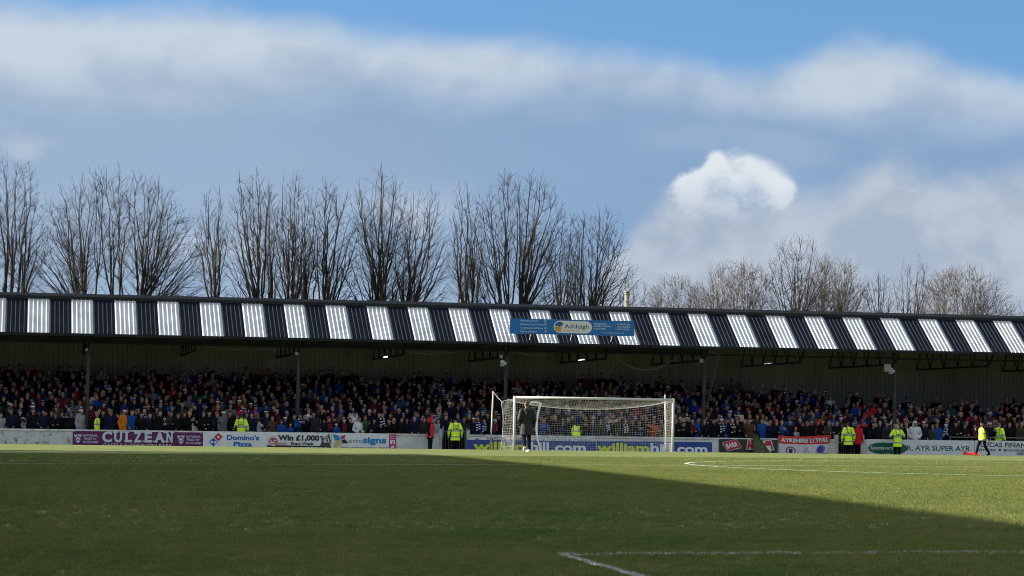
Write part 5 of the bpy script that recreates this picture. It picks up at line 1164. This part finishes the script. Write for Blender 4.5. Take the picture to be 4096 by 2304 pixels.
# ------------------------------------------------------------------ bare trees behind the stand
m_bark = mat('grey_brown_bark', (.028, .022, .019), .9, .35, 3., .4, 12); m_twig = mat('dark_twig', (.025, .019, .016), .9, .3, 4.)
m_willow = mat('willow_bark', (.075, .056, .036), .9, .3, 3., .4, 12); m_wtwig = mat('willow_twig', (.078, .057, .037), .9, .25, 4.)
TR = random.Random(99)
def tubes(paths, n):
    """paths: list of (points, radii) -> verts, faces"""
    v = []; f = []
    for pts, rs in paths:
        base = len(v); L = len(pts)
        for i in range(L):
            p = pts[i]; a = pts[max(0, i-1)]; b = pts[min(L-1, i+1)]; dx, dy, dz = b[0]-a[0], b[1]-a[1], b[2]-a[2]; l = sqrt(dx*dx+dy*dy+dz*dz) or 1; dx /= l; dy /= l; dz /= l
            if abs(dz) < .95: ux, uy, uz = -dy, dx, 0.
            else: ux, uy, uz = 1., 0., -dx/dz if abs(dz) > 1e-3 else 0.
            l = sqrt(ux*ux+uy*uy+uz*uz) or 1; ux /= l; uy /= l; uz /= l
            wx, wy, wz = dy*uz-dz*uy, dz*ux-dx*uz, dx*uy-dy*ux; r = rs[i]
            for k in range(n):
                c_, s_ = CS[n][k]; v.append((p[0]+r*(c_*ux+s_*wx), p[1]+r*(c_*uy+s_*wy), p[2]+r*(c_*uz+s_*wz)))
        for i in range(L-1):
            for k in range(n): k2 = (k+1) % n; f.append((base+i*n+k, base+i*n+k2, base+(i+1)*n+k2, base+(i+1)*n+k))
    return v, f
CS = {n: [(cos(2*pi*k/n), sin(2*pi*k/n)) for k in range(n)] for n in (3, 4, 5, 6)}
def tree(name, roots, l, r_, ty, Y, N, label, cat='tree', willow=False, group='bare trees behind the stand', fan=1.2, dens=1.0):
    U, G = TR.uniform, TR.gauss; zb = 7.4
    x0, x1, zt = xat(l, Y, 10), xat(r_, Y, 10), at((l+r_)/2, ty, Y).z; cx_, rx = (x0+x1)/2, (x1-x0)/2*1.17; fan = min(1.5, fan*1.36); N = max(7, int(N*(1.05 if willow else 1.0))); dens *= 1.15 if willow else .84; rz = zt-zb; ry = max(1.2, rx*.75)
    base = Vector((sum(xat(q, Y, 8) for q in roots)/len(roots), Y, -.3)); t = empty(name, base, label, cat, group)
    def inside(x, y, z, k=1.0):
        dz = (z-zb)/rz if z > zb else (zb-z)/6.5
        return abs((x-cx_)/rx)**2.6+abs((y-Y)/ry)**2.6+abs(dz)**2.6 < k
    def branch(p, d, L, r, nseg, wob, trop, rmin=.0055):
        pts = [p]; rs = [r]; x, y, z = p; dx, dy, dz = d; st_ = L/nseg
        for i in range(nseg):
            dx += G(0, wob); dy += G(0, wob); dz += G(0, wob)+trop; q = sqrt(dx*dx+dy*dy+dz*dz); dx /= q; dy /= q; dz /= q
            x += dx*st_; y += dy*st_; z += dz*st_
            if not inside(x, y, z, U(1.0, 1.25)): break
            pts.append((x, y, z)); rs.append(max(rmin, r*(1-.8*(i+1)/nseg)))
        return pts, rs
    def side(pts, i, a0, a1):
        a, b = pts[max(0, i-1)], pts[min(len(pts)-1, i+1)]; d = Vector((b[0]-a[0], b[1]-a[1], b[2]-a[2]))
        if d.length < 1e-5: d = Vector((0, 0, 1))
        d.normalize(); o = d.orthogonal().normalized(); o.rotate(Matrix.Rotation(U(0, 2*pi), 3, d)); g = radians(U(a0, a1)); q = d*cos(g)+o*sin(g); return (q.x, q.y, q.z)
    P0, P1, P2, P3 = [], [], [], []; trunks = []
    for q in roots:
        xr = xat(q, Y, 8.5); dY = U(-.8, .8)*(len(roots) > 1); top = zb+rz*U(.42, .64); lean = (xr-cx_)*.28; n = 14; pts = []; rs = []; r0 = (.09 if willow else .15)*(zt/14)*U(.85, 1.15); ox = 0
        for k in range(n+1):
            u = k/n; ox += G(0, .05); z = -.3+(top+.3)*u; pts.append((base.x+(xr-base.x)*min(1, .35+u*1.25)+lean*max(0, u-.55)+ox*min(1, u*4)*.8, Y+dY*u+G(0, .03), z)); rs.append(max(.02, r0*(1-u)**.8))
        trunks.append((pts, rs)); P0.append((pts, rs))
    for k in range(N):
        th = fan*(2*(k+U(.1, .9))/N-1); ph = U(-1, 1)*.9; f = U(.90, 1.02) if TR.random() < .78 else U(.6, .88)
        tx, ty_, tz = cx_+rx*f*sin(th)*cos(ph*.6), Y+ry*f*sin(ph)*.9, zb+rz*f*cos(th)**.9 if cos(th) > 0 else zb
        best = min(trunks, key=lambda q: abs(q[0][8][0]-tx)+U(0, .8)); hz = (zb-1.6)+(tz-zb)*U(.02, .50); i = min(range(len(best[0])), key=lambda j: abs(best[0][j][2]-hz)); s_ = Vector(best[0][i]); T_ = Vector((tx, ty_, tz))
        ctl = s_.lerp(T_, .5)+Vector(((T_.x-s_.x)*U(-.05, .16), 0, .05*(T_-s_).length*U(-.4, 1.2))); L = (T_-s_).length; n = max(5, int(L/.7)); pts = []; rs = []; r0 = min(best[1][i]*.8, .012+.0085*L); ox = oy = oz = 0
        for j in range(n+1):
            u = j/n; q = s_*(1-u)**2+ctl*2*u*(1-u)+T_*u*u; ox += G(0, .075); oy += G(0, .075); oz += G(0, .04); pts.append((q.x+ox, q.y+oy, q.z+oz)); rs.append(max(.0065, r0*(1-.88*u)))
        pts[0] = tuple(s_); P1.append((pts, rs))
        for w in range(int(L*U(1.9, 2.7)*dens)):
            j = min(n-1, int(n*(.14+.86*TR.random()**.9))); rem = L*(1-j/n); L2 = U(.5, 1.0)*(.45*rem+.75)
            b2 = branch(pts[j], side(pts, j, 24, 54), L2, min(rs[j]*.65, .0050+.0058*L2), max(3, int(L2/.4)), .065, .03)
            if len(b2[0]) < 2: continue
            P2.append(b2)
            for e in range(int(L2*U(2.6, 4.2)*dens*(1.25 if willow else 1))+1):
                j2 = TR.randrange(0, len(b2[0])); q3 = branch(b2[0][j2], side(b2[0], j2, 22, 52), U(.3, .85), .0072, 2, .07, .03)
                if len(q3[0]) > 1: P3.append(q3)
        for e in range(4):
            q3 = branch(pts[-1-(e > 1)], side(pts, n-(e > 1), 8, 34), U(.4, .95), .0085, 2, .05, .03)
            if len(q3[0]) > 1: P3.append(q3)
    mt, mw = (m_willow, m_wtwig) if willow else (m_bark, m_twig)
    v, f = tubes(P0, 6); local(t, MB().add(v, f)).build('trunk', mt, t, True)
    mb = MB(); mb.add(*tubes(P1, 4)); mb.add(*tubes(P2, 3)); mb.add(*tubes(P3, 3)); local(t, mb).build('crown', mw, t)
    return len(mb.f)*2
def trees():
    n = 0; T = 'bare_tree'; S = 'bare_willow'
    n += tree(T, [-60, 12, 38, 92], -170, 178, 628, 138, 26, 'tall upright bare tree cut by the left edge of the picture', fan=.9)
    n += tree(T, [345, 392, 455, 482, 560], 135, 800, 682, 140, 66, 'broad dome-shaped bare tree with many stems, second from left', fan=1.35, dens=1.1)
    n += tree(T, [845, 864], 775, 908, 755, 143, 12, 'slender twin-stemmed bare tree just right of the broad dome-shaped one', fan=.8)
    n += tree(T, [1035, 1085], 895, 1125, 690, 139, 22, 'bare tree with a thick stem above the pizza board', fan=1.0)
    n += tree(T, [1153, 1166], 1065, 1265, 680, 140.5, 20, 'bare tree with two close stems above the lottery board', fan=.9)
    n += tree(T, [1222, 1246, 1300], 1190, 1430, 712, 139.5, 26, 'bare tree of three spreading stems above the lottery board', fan=1.0)
    n += tree(T, [1512, 1537], 1385, 1650, 668, 138.5, 30, 'tall bare tree with thick stem above the sign maker board', fan=1.1)
    n += tree(T, [1622, 1640], 1565, 1800, 738, 139.5, 24, 'bare tree leaning right between the sign maker board and the goal', fan=1.1)
    n += tree(T, [1872, 1892], 1795, 1935, 712, 141, 14, 'slim bare tree left of the goal with two parallel stems', fan=.85)
    n += tree(T, [2000, 2045, 2060], 1880, 2262, 682, 138.5, 42, 'largest bare tree behind the left goalpost with many upright branches', fan=1.15)
    n += tree(T, [2240], 2165, 2335, 828, 141, 14, 'small bare tree behind the blue roof sign')
    n += tree(T, [2310, 2340, 2356], 2248, 2528, 825, 139.5, 30, 'bare tree spreading right above the blue roof sign', fan=1.25)
    n += tree('bare_shrub', [2500], 2450, 2602, 1090, 137, 9, 'low bare branches beside the metal flue', 'shrub')
    n += tree(S, [2660, 2700, 2740], 2575, 2815, 1095, 150, 30, 'low pale twiggy bush right of the metal flue', 'bush', True, fan=1.35)
    n += tree(S, [2870, 2930, 2990], 2785, 3095, 1040, 148, 46, 'rounded pale brown bush left of the dark tree at right', 'bush', True, fan=1.4)
    n += tree(T, [3183, 3192], 3055, 3322, 940, 144, 24, 'dark bare tree rising above the pale bushes at right', fan=1.05)
    n += tree(S, [3290, 3350], 3200, 3460, 1025, 147, 42, 'rounded pale brown bush right of the dark tree', 'bush', True, fan=1.4)
    n += tree(T, [3510], 3440, 3592, 1068, 143, 13, 'stunted dark bare tree between the pale bushes')
    n += tree(T, [3595, 3645], 3565, 3735, 1018, 144, 12, 'thin spiky bare tree with upright shoots at right', fan=.8, dens=.7)
    n += tree(S, [3780, 3840, 3900], 3665, 4035, 1065, 148, 54, 'wide pale brown bush near the right edge', 'bush', True, fan=1.4)
    n += tree('bare_shrub', [4055], 4020, 4125, 1188, 146, 8, 'small bare shrub at the right edge above the roof', 'shrub')
    print('tree tris', n)
trees()
# metal flue behind the ridge
def flue():
    Y = 133.; p = at(2508, 1169, Y); t = empty('metal_flue', (p.x, Y, -.3), 'dull metal flue pipe rising behind the roof ridge', 'chimney'); m_ = mat('dull_zinc', (.26, .24, .20), .5, .25, 5., metal=.4)
    h = p.z+.3; MB().tube([(0, 0, 0), (0, 0, h)], .135, 14).build('pipe', m_, t, True)
    for k in range(5): MB().tube([(0, 0, h-.12-k*.42), (0, 0, h-.07-k*.42)], .15, 14).build('collar', m_, t, True)
    MB().tube([(0, 0, h), (0, 0, h+.05)], [.16, .15], 14).build('rim', m_, t, True)
flue()
